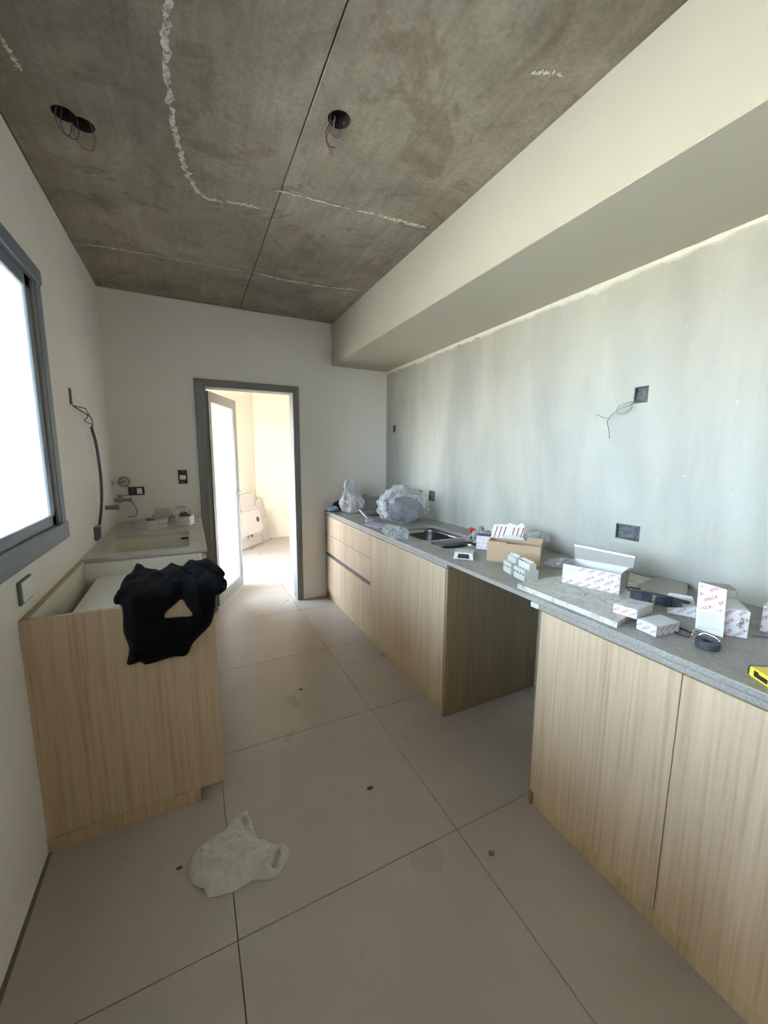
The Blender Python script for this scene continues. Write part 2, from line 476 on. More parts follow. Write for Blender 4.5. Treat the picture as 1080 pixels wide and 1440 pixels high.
# lettering, clipped to a face
_txt = {}
def text_mesh(s):
    if s not in _txt:
        cu = bpy.data.curves.new('t', 'FONT'); cu.body = s; cu.size = 1; cu.resolution_u = 2; cu.space_character = 1.05; cu.offset = .022
        o = bpy.data.objects.new('t', cu); COL.objects.link(o); bpy.context.view_layer.update()
        me = bpy.data.meshes.new_from_object(o.evaluated_get(bpy.context.evaluated_depsgraph_get()))
        bpy.data.objects.remove(o); bpy.data.curves.remove(cu)
        xs = [v.co.x for v in me.vertices]
        _txt[s] = (me, min(xs), max(xs))
    return _txt[s]
def letter_pattern(word, w_, h_, size, ang, gx, gy, skip=None, phase=(0, 0)):
    me, x0, x1 = text_mesh(word)
    bm = new(); L_ = (x1 - x0) * size
    ca, sa = math.cos(ang), math.sin(ang); D = math.hypot(w_, h_)
    k = int(D / min(gx, gy)) + 2
    for i in range(-k, k + 1):
        for j in range(-k, k + 1):
            cx = i * gx + (j % 2) * gx * .5 + phase[0]; cy = j * gy + phase[1]
            X = w_ / 2 + cx * ca - cy * sa; Y_ = h_ / 2 + cx * sa + cy * ca
            if X < -L_ or X > w_ + L_ or Y_ < -L_ or Y_ > h_ + L_: continue
            if skip and skip(X, Y_): continue
            m = Matrix.Translation((X, Y_, 0)) @ Matrix.Rotation(ang, 4, 'Z') @ Matrix.Scale(size, 4) @ Matrix.Translation((-(x0 + x1) / 2, -.35, 0))
            t = new(); t.from_mesh(me); t.transform(m)
            tmp = bpy.data.meshes.new('x'); t.to_mesh(tmp); t.free(); bm.from_mesh(tmp); bpy.data.meshes.remove(tmp)
    for co, no in (((.001, 0, 0), (-1, 0, 0)), ((w_ - .001, 0, 0), (1, 0, 0)), ((0, .001, 0), (0, -1, 0)), ((0, h_ - .001, 0), (0, 1, 0))):
        bmesh.ops.bisect_plane(bm, geom=bm.verts[:] + bm.edges[:] + bm.faces[:], plane_co=co, plane_no=no, clear_outer=True)
    return bm
def print_on(parent, O, U, V, w_, h_, size=.010, ang=R(38), gx=.05, gy=.019, material=None, word='STECK', off=.0004, skip=None, phase=(0, 0)):
    """O, U, V in the parent's frame; lettering lies just proud of that face"""
    bm = letter_pattern(word, w_, h_, size, ang, gx, gy, skip, phase)
    U = Vector(U).normalized(); V = Vector(V).normalized(); N = U.cross(V)
    m = Matrix((U, V, N)).transposed().to_4x4(); m.translation = Vector(O) + N * off
    bm.transform(m)
    if len(bm.faces) == 0: bm.free(); return None
    me = bpy.data.meshes.new('lettering'); bm.to_mesh(me); bm.free()
    o = bpy.data.objects.new('lettering', me); COL.objects.link(o); me.materials.append(material or M_print); o.parent = parent; o['kind'] = 'stuff'
    MW[o.name] = MW[parent.name]; return o

# ================================================================== SETTING
# floor and tiles
fl = struct('floor', B(-3.2, 4.2, YW - .1, 7.4, -.12, -.010), M_grout)
MW['floor'] = Matrix.Identity(4)
T = .8029; GX0, GY0 = .0484, 1.0634
def tile(x0, x1, y0, y1):
    g = .0012
    mk('tile', B(x0 + g, x1 - g, y0 + g, y1 - g, -.010, 0, .0012, 1), M_tile, fl)
xs = [XL + .012] + [GX0 + k * T for k in (0, 1, 2)] + [XR]
ys = [-1.2] + [GY0 + k * T for k in range(-2, 8)] + [6.85]
for i in range(len(xs) - 1):
    for j in range(len(ys) - 1):
        tile(xs[i], xs[i + 1], ys[j], ys[j + 1])
for i in range(8):
    for j in range(5):
        a, b_ = -3.2 + i * .925, YW + j * .82
        tile(a, a + .925, b_, b_ + .82)

# walls of the kitchen
WY0, WY1, WZ0, WZ1 = -.40, 2.262, 1.075, 2.19
bm = new()
box(bm, XL - .2, XL, -1.2, WY0, 0, H); box(bm, XL - .2, XL, WY1, YB + .12, 0, H)
box(bm, XL - .2, XL, WY0, WY1, 0, WZ0); box(bm, XL - .2, XL, WY0, WY1, WZ1, H)
struct('wall_left', bm, M_wall)
bm = new()
box(bm, XL, .09, YB, YB + .12, 0, H); box(bm, .935, XR, YB, YB + .12, 0, H); box(bm, .09, .935, YB, YB + .12, 2.045, H)
struct('wall_back', bm, M_wall)
wr = struct('wall_right', B(XR, XR + .2, -1.2, YB + .12, 0, H), M_plaster)
cut(wr, [B(XR - .05, XR + .035, *q) for q in ((1.108, 1.172, 1.683, 1.757), (1.083, 1.20, 1.042, 1.116), (2.80, 2.895, 1.045, 1.135), (3.01, 3.10, 1.06, 1.125), (3.53, 3.585, 1.665, 1.735))])
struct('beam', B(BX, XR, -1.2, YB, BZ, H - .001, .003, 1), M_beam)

# unseen living room behind the camera: walls, and an opening added for daylight
bm = new(); box(bm, -3.3, XL - .2, -1.3, -1.2, 0, H); box(bm, XR + .2, 4.3, -1.3, -1.2, 0, H)
box(bm, XL - .2, XL, -1.3, -1.2, 0, H); box(bm, XR, XR + .2, -1.3, -1.2, 0, H)
struct('wall_living', bm, M_wall)
bm = new(); box(bm, -3.3, -3.2, YW, -4.1, 0, H); box(bm, -3.3, -3.2, -2.9, -1.2, 0, H); box(bm, -3.3, -3.2, -4.1, -2.9, 2.1, H)
box(bm, 4.2, 4.3, YW, -1.2, 0, H); box(bm, -3.3, 4.3, YW - .15, YW, 0, H)
struct('wall_front', bm, M_wall)

# ceiling slab with formwork panels
ce = struct('ceiling', B(-3.3, 4.3, YW - .15, YB + .12, H + .05, H + .2), M_concrete)
def panel(x0, x1, y0, y1, dz=0.0, holes=()):
    g = .0022
    bm = B(x0 + g, x1 - g, y0 + g, y1 - g, H + dz, H + .05, .003, 1)
    o = mk('panel', bm, M_concrete, ce)
    if holes: cut(o, [cyl(new(), (hx, hy, H - .02), (0, 0, 1), r, .2, 20) for hx, hy, r in holes])
    return o
SX = .462
panel(XL - .0, SX, -1.2, 3.0, .0, ((-.335, 1.972, .038), (-.283, 2.000, .038)))
panel(XL, SX, 3.0, YB, .002)
panel(SX, BX + .02, -1.2, 2.022, .001, ((.570, 1.545, .042),))
panel(SX, BX + .02, 2.022, 2.955, .0025)
panel(SX, BX + .02, 2.955, YB, .001)
panel(-3.2, XL, YW, -1.2); panel(XL, XR, YW, -1.2); panel(XR, 4.2, YW, -1.2)

def crust(pts, wd, seed):
    P = spline(pts, 14); bm = new(); prev = None; rnd = random.Random(seed)
    for i, p in enumerate(P):
        t = (P[min(i + 1, len(P) - 1)] - P[max(i - 1, 0)]).normalized(); s = Vector((-t.y, t.x, 0))
        k = noise.noise(Vector((i * .23, seed, 0))); k2 = noise.noise(Vector((i * .31, seed + 9, 0)))
        taper = min(1, i / 6, (len(P) - 1 - i) / 6) + .05
        jit = s * (noise.noise(Vector((i * .45, 0, seed))) * .012)
        a = bm.verts.new(p + jit + s * wd * (.55 + .8 * k) * taper); c = bm.verts.new(p + jit + Vector((0, 0, -.0018))); b_ = bm.verts.new(p + jit - s * wd * (.55 + .8 * k2) * taper)
        if prev: bm.faces.new((prev[0], a, c, prev[1])); bm.faces.new((prev[1], c, b_, prev[2]))
        prev = (a, c, b_)
    return mk('lime_streak', bm, M_salt, ce, smooth=True)
Z = H - .0012
crust([(.022, 1.2, Z), (.02, 1.39, Z), (.009, 1.52, Z), (.012, 1.7, Z), (.024, 1.861, Z), (.045, 2.0, Z), (.064, 2.094, Z), (.10, 2.2, Z), (.149, 2.254, Z), (.21, 2.25, Z), (.276, 2.232, Z), (.34, 2.222, Z), (.399, 2.22, Z)], .017, 1)
crust([(.43, 2.054, Z), (.477, 2.041, Z), (.645, 2.03, Z), (.827, 2.018, Z)], .010, 2)
crust([(.827, 2.016, Z), (1.0, 2.0, Z), (1.12, 1.995, Z), (1.23, 1.985, Z)], .022, 3)
crust([(-.515, 3.06, Z), (-.40, 3.03, Z), (-.30, 3.02, Z), (-.1, 3.005, Z)], .012, 4)
crust([(-.1, 3.0, Z), (.2, 2.995, Z), (.47, 2.966, Z), (.6, 2.97, Z)], .006, 5)
crust([(.5, 2.975, Z), (.7, 2.985, Z), (.935, 2.97, Z), (1.1, 2.94, Z), (1.219, 2.907, Z)], .016, 6)
crust([(-.43, 1.70, Z), (-.425, 1.75, Z), (-.418, 1.79, Z), (-.41, 1.83, Z)], .011, 7)
crust([(1.06, 1.10, Z), (1.09, 1.08, Z), (1.12, 1.07, Z), (1.165, 1.055, Z)], .010, 8)

# ragged plaster edge under the beam
bm = new(); prev = None; N = 420
for i in range(N + 1):
    y = -1.1 + (YB + 1.1) * i / N
    n1 = noise.noise(Vector((y * 3.1, 5, 0))); n2 = noise.noise(Vector((y * 14, 2, 0))); n3 = noise.noise(Vector((y * 45, 8, 0)))
    d = max(.006, .026 + .016 * n1 + .014 * n2 + .006 * n3)
    px = .011 + .004 * n2 + .002 * n3
    row = [bm.verts.new((XR + .001, y, BZ)), bm.verts.new((XR - px, y, BZ)), bm.verts.new((XR - px, y, BZ - d * .75)), bm.verts.new((XR + .001, y, BZ - d))]
    if prev:
        for k in range(3): bm.faces.new((prev[k], row[k], row[k + 1], prev[k + 1]))
    prev = row
struct('trim_1', bm, mat('plaster_edge', (.66, .64, .55), .9))
# low plinth at the foot of the right wall, seen in the appliance gap
struct('baseboard_right', B(XR - .014, XR - .0005, 1.03, 1.60, 0, .075, .002, 1), M_tile)

# utility room beyond the door
UX = 2.3; UY = 6.85; UH = 2.55
bm = new(); box(bm, .985, UX, UY, UY + .1, 0, UH + .1); struct('wall_utility_back', bm, M_utility)
struct('wall_utility_right', B(UX, UX + .1, YB + .12, UY + .1, 0, UH + .1), M_utility)
bm = poly_prism(new(), [(1.00, UY + .03), (.92, UY + .10), (-.14, 5.58), (-.06, 5.53)], 2, 0, UH + .1)
struct('wall_utility_diagonal', bm, M_utility)
bm = new(); box(bm, XL - .2, XL, YB + .12, 3.98, 0, UH + .1); box(bm, XL - .2, XL, 5.5, 5.9, 0, UH + .1)
box(bm, XL - .2, XL, 3.98, 5.5, 2.15, UH + .1); box(bm, XL - .2, -.06, 5.5, 5.62, 0, UH + .1)
struct('wall_utility_left', bm, M_utility)
struct('ceiling_utility', B(XL - .2, UX + .1, YB + .12, UY + .1, UH + .1, UH + .25), M_utility)
# open door frame on the utility side
bm = new(); box(bm, XL - .14, XL - .07, 3.98, 4.03, 0, 2.15); box(bm, XL - .14, XL - .07, 5.45, 5.5, 0, 2.15); box(bm, XL - .14, XL - .07, 3.98, 5.5, 2.10, 2.15)
struct('trim_2', bm, M_alu)
# unseen overhang added outside to keep direct sun out of the kitchen window
struct('sun_block_eave', B(-2.3, XL - .2, -1.3, 3.55, 2.66, 2.84), M_concrete)
# terrace outside
struct('terrace', B(-6, XL - .2, -1.3, 9, -.2, -.03), make_paint('terrace_cement', (.45, .42, .36), (.40, .37, .32)))

# ------------------------------------------------------------------ kitchen window
wn = thing('window_1', 'grey aluminium sliding window in the left wall', None, (XL, 1.34, WZ0), kind='structure')
bm = new()                                                       # casing proud of the wall
box(bm, XL - .10, XL + .010, WY1 - .035, WY1 + .028, WZ0 - .01, WZ1 + .02, .003, 1)
box(bm, XL - .10, XL + .010, WY0 - .028, WY0 + .035, WZ0 - .01, WZ1 + .02, .003, 1)
mk('jamb', bm, M_frame, wn)
mk('head', B(XL - .10, XL + .014, WY0 - .03, WY1 + .04, WZ1 - .035, WZ1 + .03, .004, 1), M_frame, wn)
mk('sill', B(XL - .10, XL + .014, WY0 - .03, WY1 + .04, WZ0 - .030, WZ0 + .048, .004, 1), M_frame, wn)
mk('roller_track', B(XL - .06, XL + .004, WY1 - .052, WY1 - .036, WZ0 + .048, WZ1 - .035, .002, 1), M_alu_light, wn)
def sash(y0, y1, x, stile):
    z0, z1 = WZ0 + .048, WZ1 - .035
    bm = new()
    box(bm, x - .014, x + .014, y0, y0 + stile, z0, z1, .003, 1); box(bm, x - .014, x + .014, y1 - stile, y1, z0, z1, .003, 1)
    box(bm, x - .014, x + .014, y0, y1, z0, z0 + .045, .003, 1); box(bm, x - .014, x + .014, y0, y1, z1 - .05, z1, .003, 1)
    s = mk('sash', bm, M_frame, wn)
    mk('pane', B(x - .003, x + .003, y0 + stile - .003, y1 - stile + .003, z0 + .043, z1 - .048), M_glass, s)
sash(1.30, WY1 - .052, XL - .022, .055)
sash(.36, 1.36, XL - .058, .055)
sash(WY0 + .035, .40, XL - .022, .055)

# ------------------------------------------------------------------ door frame and open glazed leaf
dr = thing('door_1', 'dark grey aluminium door frame in the far wall with its glazed leaf standing open', None, (.5, YB, 0), kind='structure')
F0, F1, FT = .0743, .952, 2.061
def jamb(x0, x1):
    bm = new(); box(bm, x0, x1, YB - .018, YB + .135, 0, FT, .003, 1); return mk('jamb', bm, M_alu, dr)
jamb(F0, F0 + .072); jamb(F1 - .058, F1)
mk('head', B(F0 + .072, F1 - .058, YB - .018, YB + .135, FT - .062, FT, .003, 1), M_alu, dr)
mk('door_stop', B(F0 + .072, F0 + .090, YB + .05, YB + .135, 0, FT - .062, .002, 1), M_alu, dr)
lf = bpy.data.objects.new('door_leaf', None); COL.objects.link(lf); lf.parent = dr; lf.empty_display_size = .05
lw, la = .67, R(64.5)
hinge = Vector((.163, YB + .115, 0))
lf.location = hinge - Vector((.5, YB, 0)); lf.rotation_euler = (0, 0, la)
MW[lf.name] = Matrix.Translation(hinge) @ Matrix.Rotation(la, 4, 'Z')
lf['label'] = 'light grey aluminium door leaf with a full glass pane'
t_ = .022
bm = new()
box(bm, 0, .055, -t_, t_, .012, 1.985, .003, 1); box(bm, lw - .058, lw, -t_, t_, .012, 1.985, .003, 1)
box(bm, .055, lw - .058, -t_, t_, 1.90, 1.985, .003, 1); box(bm, .055, lw - .058, -t_, t_, .012, .125, .003, 1)
mk('leaf_frame', bm, M_alu_light, lf, local=True)
mk('pane', B(.052, lw - .055, -.004, .004, .122, 1.903), M_glass_door, lf, local=True)
bm = new()
for s in (-1, 1):
    cyl(bm, (lw - .029, s * t_, 1.045), (0, s, 0), .024, .008, 20)
    tube(bm, spline([(lw - .029, s * t_, 1.045), (lw - .029, s * (t_ + .045), 1.045), (lw - .06, s * (t_ + .055), 1.045), (lw - .155, s * (t_ + .05), 1.043)], 5), .009, 10)
    cyl(bm, (lw - .029, s * t_, .955), (0, s, 0), .015, .008, 16)
mk('handle', bm, M_chrome, lf, local=True, smooth=False)

# ================================================================== RIGHT-HAND KITCHEN
wt = thing('worktop', 'long grey speckled stone worktop along the rough plaster wall', 'worktop', (1.5, 1.6, CZ - .02))
slab = mk('slab', B(CX, XR - .001, -1.0, YB - .001, CZ - .02, CZ, .0025, 2), M_stone, wt)
A_ = rrect(1.335, 1.70, 2.10, 2.60, .06); Bq = rrect(1.335, 1.66, 1.865, 2.065, .05)
def pshift(pts): return [(x, y) for x, y in pts]
def loc_cut(parent, bms):
    for b_ in bms: b_.transform(MW[parent.name].inverted())
    return bms
# the slab's object sits in the worktop's frame: place cutters in that frame's world position
bpy.context.view_layer.update()
cut(slab, [poly_prism(new(), A_, 2, CZ - .1, CZ + .1), poly_prism(new(), Bq, 2, CZ - .1, CZ + .1)])
mk('apron', B(CX + .0005, CX + .02, 1.645, YB - .002, CZ - .040, CZ - .0205, .0015, 1), M_stone, wt)
mk('apron', B(CX + .0005, CX + .02, -1.0, 1.035, CZ - .040, CZ - .0205, .0015, 1), M_stone, wt)

# the sink: two pressed bowls
sk = thing('sink', 'steel double bowl sink set under the grey worktop', 'sink', (1.5, 2.2, CZ - .2))
def bowl(pts, cx, cy, dep):
    bm = new(); rings = []
    for k, (z, s) in enumerate(((CZ - .0205, 1.03), (CZ - .0205, .99), (CZ - .05, .985), (CZ - dep * .8, .96), (CZ - dep * .96, .90), (CZ - dep, .80), (CZ - dep - .003, .12))):
        rings.append([bm.verts.new((cx + (x - cx) * s, cy + (y - cy) * s, z)) for x, y in pts])
    n = len(pts)
    for a, b_ in zip(rings, rings[1:]):
        for i in range(n): bm.faces.new((a[i], a[(i + 1) % n], b_[(i + 1) % n], b_[i]))
    bm.faces.new(rings[-1]); return bm
for pts, cx, cy in ((A_, 1.5175, 2.35), (Bq, 1.4975, 1.965)):
    bw = mk('bowl', bowl(pts, cx, cy, .17), M_steel, sk, smooth=True)
    bm = new(); cyl(bm, (cx, cy, CZ - .1725), (0, 0, 1), .038, .004, 24); cyl(bm, (cx, cy, CZ - .1685), (0, 0, 1), .012, .004, 12)
    mk('drain', bm, M_chrome, bw)

DX = 1.181
def base_cabinet(label, y0, y1, fronts, end_low=None, end_high=None, names=None, filler=None):
    t = thing('base_cabinet', label, 'cabinet', (1.5, (y0 + y1) / 2, 0))
    x0, x1 = DX + .021, XR - .03
    bm = new(); th = .016
    box(bm, x0, x1, y0 + .001, y0 + th, .07, .848); box(bm, x0, x1, y1 - th, y1 - .001, .07, .848)
    box(bm, x0, x1, y0 + th, y1 - th, .07, .07 + th); box(bm, x1 - .006, x1, y0 + th, y1 - th, .09, .848)
    box(bm, x0 + .02, x0 + .08, y0 + th, y1 - th, .832, .848)
    mk('carcass', bm, M_melamine, t)
    mk('plinth', B(DX + .022, DX + .038, y0 + .001, y1 - .001, 0, .0695, .001, 1), M_wood_raw, t)
    for kind, a, b_, z0, z1 in fronts:
        mk(kind, B(DX, DX + .019, a + .0012, b_ - .0012, z0, z1, .0012, 1), M_wood, t)
    if end_low is not None:
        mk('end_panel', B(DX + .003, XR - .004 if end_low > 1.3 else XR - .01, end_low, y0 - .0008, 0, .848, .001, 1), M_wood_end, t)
    if end_high is not None:
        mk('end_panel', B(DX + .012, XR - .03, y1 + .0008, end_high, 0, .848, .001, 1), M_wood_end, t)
    if filler is not None:
        mk('filler_strip', B(DX + .012, DX + .03, y1 + .0005, filler, 0, .848), M_greybox, t)
    return t
ZT = .848; ZB = .078
def stack(a, b_): return [('drawer_front', a, b_, .668, ZT), ('drawer_front', a, b_, .484, .665), ('drawer_front', a, b_, ZB, .448)]
ca = base_cabinet('oak drawer unit at the far end of the run, touching the far wall', 3.17, 3.69, stack(3.17, 3.69), filler=YB - .002)
cb = base_cabinet('oak drawer unit with a recessed grip, second from the far wall', 2.612, 3.17, stack(2.612, 3.17))
cc = base_cabinet('oak two door unit under the sink, beside the empty appliance gap', 1.652, 2.612,
                  [('door', 2.128, 2.612, ZB, ZT), ('door', 1.652, 2.128, ZB, ZT)], end_low=1.632)
cd_ = base_cabinet('nearest oak two door unit, under the boxes at the right edge', .041, 1.018,
                   [('door', .532, 1.018, ZB, ZT), ('door', .041, .532, ZB, ZT)], end_high=1.034)
ce_ = base_cabinet('oak unit behind the nearest one, running out of frame at the right', -.96, .041,
                   [('door', -.46, .041, ZB, ZT), ('door', -.96, -.46, ZB, ZT)])
# recessed grip channels
for t, a, b_ in ((ca, 3.17, 3.69), (cb, 2.612, 3.17)):
    mk('grip_channel', B(DX + .014, DX + .0205, a + .002, b_ - .002, .449, .483), M_dark, t)
mk('bracket', B(DX + .004, DX + .03, 1.036, 1.075, .848, .8685, .001, 1), M_offwhite, cd_)

# ================================================================== LEFT-HAND KITCHEN
LY = 1.645; LX = .058
lc = thing('base_cabinet', 'open topped oak cabinet with a plain end panel, black garment hanging on it', 'cabinet', (-.25, 2.05, 0))
mk('end_panel', B(XL + .001, LX, LY, LY + .018, .052, .884, .001, 1), M_wood, lc)
mk('plinth', B(XL + .001, -.036, LY - .006, LY + .010, 0, .0515, .001, 1), M_wood_raw, lc)
mk('plinth', B(-.055, -.037, LY + .012, 2.47, 0, .068, .001, 1), M_wood_raw, lc)
mk('side_panel', B(XL + .002, XL + .020, LY + .0185, 2.478, .07, .880, .001, 1), M_melamine, lc)
mk('side_edge', B(XL + .002, XL + .022, LY + .0185, 2.478, .8803, .8838), M_wood_raw, lc)
mk('side_panel', B(.018, .036, LY + .0185, 2.46, .07, .868, .001, 1), M_melamine, lc)
mk('back_panel', B(XL + .022, .016, 2.452, 2.468, .07, .868, .001, 1), M_melamine, lc)
mk('door', B(.0385, LX - .001, LY + .0195, 2.045, ZB, .862, .001, 1), M_wood, lc)
mk('door', B(.0385, LX - .001, 2.049, 2.46, ZB, .862, .001, 1), M_wood, lc)
mk('inner_shelf', B(-.465, .016, LY + .0195, 2.45, .775, .793, .001, 1), M_melamine, lc)
mk('inner_side', B(-.465, -.449, LY + .0195, 2.45, .10, .7745, .001, 1), M_melamine, lc)
mk('base', B(XL + .022, .016, LY + .0195, 2.45, .07, .086), M_melamine, lc)

l2 = thing('base_cabinet', 'oak cabinet under the basin, between the open cabinet and the far wall', 'cabinet', (-.25, 3.1, 0))
bm = new()
box(bm, XL + .004, .036, 2.482, 2.498, .07, .866); box(bm, XL + .004, .036, 3.70, 3.716, .07, .866); box(bm, XL + .004, .036, 2.498, 3.70, .07, .086)
mk('carcass', bm, M_melamine, l2)
for a, b_ in ((2.482, 3.09), (3.094, 3.716)): mk('door', B(.038, LX - .001, a, b_, ZB, .858, .001, 1), M_wood, l2)
mk('plinth', B(-.055, -.037, 2.482, 3.716, 0, .068), M_wood_raw, l2)

w2 = thing('worktop', 'dusty pale stone worktop with a basin cut into it, left side by the far wall', 'worktop', (-.25, 3.1, CZ - .02))
s2 = mk('slab', B(XL + .001, LX + .008, 2.48, YB - .001, CZ - .022, CZ, .002, 1), M_stone_dusty, w2)
bpy.context.view_layer.update()
BA = rrect(-.472, -.028, 2.575, 3.10, .012, 3)
cut(s2, [poly_prism(new(), BA, 2, CZ - .1, CZ + .1)])
bs = thing('basin', 'square cream laundry basin under the dusty left worktop', 'sink', (-.25, 2.84, CZ - .24))
bm = new(); rings = []
for z, s in ((CZ - .023, 1.03), (CZ - .023, .995), (CZ - .20, .985), (CZ - .22, .93), (CZ - .223, .1)):
    rings.append([bm.verts.new((-.25 + (x + .25) * s, 2.8375 + (y - 2.8375) * s, z)) for x, y in BA])
for a, b_ in zip(rings, rings[1:]):
    for i in range(len(a)): bm.faces.new((a[i], a[(i + 1) % len(a)], b_[(i + 1) % len(a)], b_[i]))
bm.faces.new(rings[-1])
mk('bowl', bm, M_basin, bs)
mk('overflow', poly_prism(new(), rrect(-.085, -.035, .835, .848, .006, 4), 1, 3.0905, 3.0945), M_black, bs)

# ------------------------------------------------------------------ black garment over the end panel
G = [(-0.242, 0.257), (-0.235, 0.319), (-0.22, 0.312), (-0.177, 0.245), (-0.133, 0.239), (-0.094, 0.263), (-0.058, 0.25), (-0.005, 0.275), (0.049, 0.274), (0.079, 0.239), (0.114, 0.16), (0.105, 0.12), (0.115, 0.083), (0.107, 0.02), (0.083, -0.006), (0.066, -0.012), (0.06, -0.062), (0.043, -0.12), (0.012, -0.153), (-0.027, -0.189), (-0.053, -0.235), (-0.099, -0.23), (-0.161, -0.239), (-0.192, -0.24), (-0.208, -0.225), (-0.237, -0.23), (-0.251, -0.22), (-0.239, -0.163), (-0.252, -0.098), (-0.248, -0.018), (-0.258, 0.011), (-0.275, 0.021), (-0.283, 0.064), (-0.272, 0.094), (-0.27, 0.176), (-0.252, 0.22)]
GH = [(-0.115, -0.068), (-0.112, -0.048), (-0.086, -0.026), (-0.056, -0.005), (-0.041, -0.034), (-0.023, -0.075), (-0.071, -0.072)]
def g_place(u, v, h):
    t12 = R(12)
    if v < -.02: return Vector((u, LY - .003 - h, .888 + v))
    if v > .02: return Vector((u, LY + v * math.cos(t12) + h * -math.sin(t12), .888 + v * math.sin(t12) + h * math.cos(t12)))
    k = (v + .02) / .04; a = (1 - k) * 0 + k * R(78)
    base = Vector((u, LY - .003 * (1 - k) + max(0, v) * .98, .888 + min(v, 0) * (1) + max(0, v) * .2))
    return base + Vector((0, -math.cos(a), math.sin(a))) * h
def g_front(u, v, d):
    base = .050 * (1 - math.exp(-d / .022))
    p = Vector((u * 1.0, v * 1.0, .3))
    folds = .016 * (ridge((u * 1.2 + v * .6, v * .5 - u * .3, 1), 9) - .5) + .008 * (ridge((u - v * .5, v + u, 4), 20) - .5)
    return max(.004, base + folds * min(1, d / .02))
def g_back(u, v, d): return -.001 if v < .03 else -.05 * min(1, d / .03) * min(1, (v - .03) / .06)
gm = pillow(smooth_poly(G, 3), [smooth_poly(GH, 3)], .010, g_front, g_back, g_place)
garment = mk('garment', gm, M_fabric, smooth=True, origin=(-.08, LY, .86))
tagp(garment, 'crumpled black garment draped over the top of the left end panel', 'clothing')

# ------------------------------------------------------------------ bag on the floor
FB = [(0.120, 1.50), (0.128, 1.512), (0.142, 1.44), (0.144, 1.391), (0.171, 1.333), (0.245, 1.285), (0.241, 1.243), (0.196, 1.197), (0.155, 1.196), (0.112, 1.217), (0.054, 1.208), (-0.029, 1.225), (-0.036, 1.259), (-0.072, 1.289), (-0.085, 1.347), (-0.067, 1.407), (-0.036, 1.428), (0.039, 1.448), (0.068, 1.484)]
FH1 = [(0.114, 1.469), (0.121, 1.447), (0.113, 1.425), (0.107, 1.448)]
FH2 = [(0.214, 1.278), (0.217, 1.262), (0.192, 1.222), (0.180, 1.228), (0.192, 1.260)]
CREASES = [((-.03, 1.225), (.10, 1.33), .016), ((-.06, 1.35), (.02, 1.30), .012), ((.02, 1.24), (.16, 1.27), .016), ((.10, 1.45), (.06, 1.34), .012), ((.16, 1.24), (.24, 1.285), .010), ((.0, 1.41), (.09, 1.37), .010), ((.17, 1.32), (.10, 1.28), .010), ((-.05, 1.29), (-.03, 1.38), .008)]
def f_front(u, v, d):
    h = .030 * (1 - math.exp(-d / .045)); p = Vector((u, v))
    for a, b_, amp in CREASES:
        a = Vector(a); ab = Vector(b_) - a; t = max(-.1, min(1.1, (p - a).dot(ab) / ab.length_squared))
        q = (p - (a + ab * t)); wob = .006 * noise.noise(Vector((u * 25, v * 25, amp * 400)))
        h += amp * 1.7 * math.exp(-abs(q.length + wob) / .014)
    r_ = .010 * (ridge((u * .9 + v * .5, v * .6 - u * .5, 2), 12) - .4) + .006 * (ridge((u, v, 7), 26) - .5) + .003 * (ridge((u, v, 3), 55) - .5)
    return .003 + h * min(1, d / .010) + r_ * min(1, d / .012)
def f_back(u, v, d): return .002
fbm = pillow(smooth_poly(FB, 2), [FH1, FH2], .0055, f_front, f_back, lambda u, v, h: Vector((u, v, max(.0015, h))))
fb = mk('plastic_bag', fbm, M_bag_floor, smooth=True, origin=(.07, 1.33, 0))
tagp(fb, 'empty crumpled white carrier bag lying on the floor tiles', 'bag')

# ------------------------------------------------------------------ floor debris
def chip(x, y, s, label, material, seed):
    bm = new(); bmesh.ops.create_icosphere(bm, subdivisions=2, radius=s)
    for v in bm.verts:
        k = 1 + .5 * noise.noise(v.co * 60 + Vector((seed, 0, 0))); v.co = Vector((v.co.x * k * 1.4, v.co.y * k * .8, max(-.3 * s, v.co.z * .4) + .32 * s))
    o = mk('debris_chip', bm, material, origin=None); o.location = (x, y, 0.0002); tagp(o, label, 'debris')
M_chip = mat('brown_chip', (.10, .07, .05), .9)
chip(.628, 1.382, .011, 'small brown chip on the tiles in front of the sink unit', M_chip, 1)
chip(.905, .93, .010, 'dark scrap on the floor at the foot of the nearest cabinet', M_greybox, 2)
chip(-.115, 1.373, .007, 'dark scrap on the floor between the carrier bag and the left wall', M_chip, 3)
chip(.54, 2.235, .010, 'dark scrap lying on the tiles before the doorway', M_greybox, 4)

# ================================================================== THINGS ON WALLS AND CEILING
def outlet(label, loc, facing, w_, h_, plate, module, mods, depth=.009):
    """facing: 'y-' on the far wall, 'x+' on the left wall; mods: (dx, dz, w, h)"""
    t = thing('wall_socket', label, 'socket', loc, 0 if facing == 'y-' else R(90))
    mk('plate', B(-w_ / 2, w_ / 2, -depth, -.0005, -h_ / 2, h_ / 2, .002, 2), plate, t, local=True)
    for dx, dz, a, b_ in mods:
        mk('module', B(dx - a / 2, dx + a / 2, -depth - .004, -depth, dz - b_ / 2, dz + b_ / 2, .0015, 1), module, t, local=True)
    return t
o1 = outlet('black horizontal socket plate with a white module, far wall above the left worktop', (-.396, YB, 1.137), 'y-', .112, .068, M_black, M_white, [(.022, 0, .036, .046)])
mk('socket_insert', B(-.046, -.012, -.013, -.009, -.02, .02, .002, 1), M_dark, o1, local=True)
o2 = outlet('black upright switch plate with a white rocker, left of the door frame', (-.054, YB, 1.245), 'y-', .070, .116, M_black, M_white, [(0, -.004, .046, .036)])
for z_ in (-.046, .046): mk('screw', cyl(new(), (0, -.0085, z_), (0, -1, 0), .003, .0015, 10), M_chrome, o2, local=True)
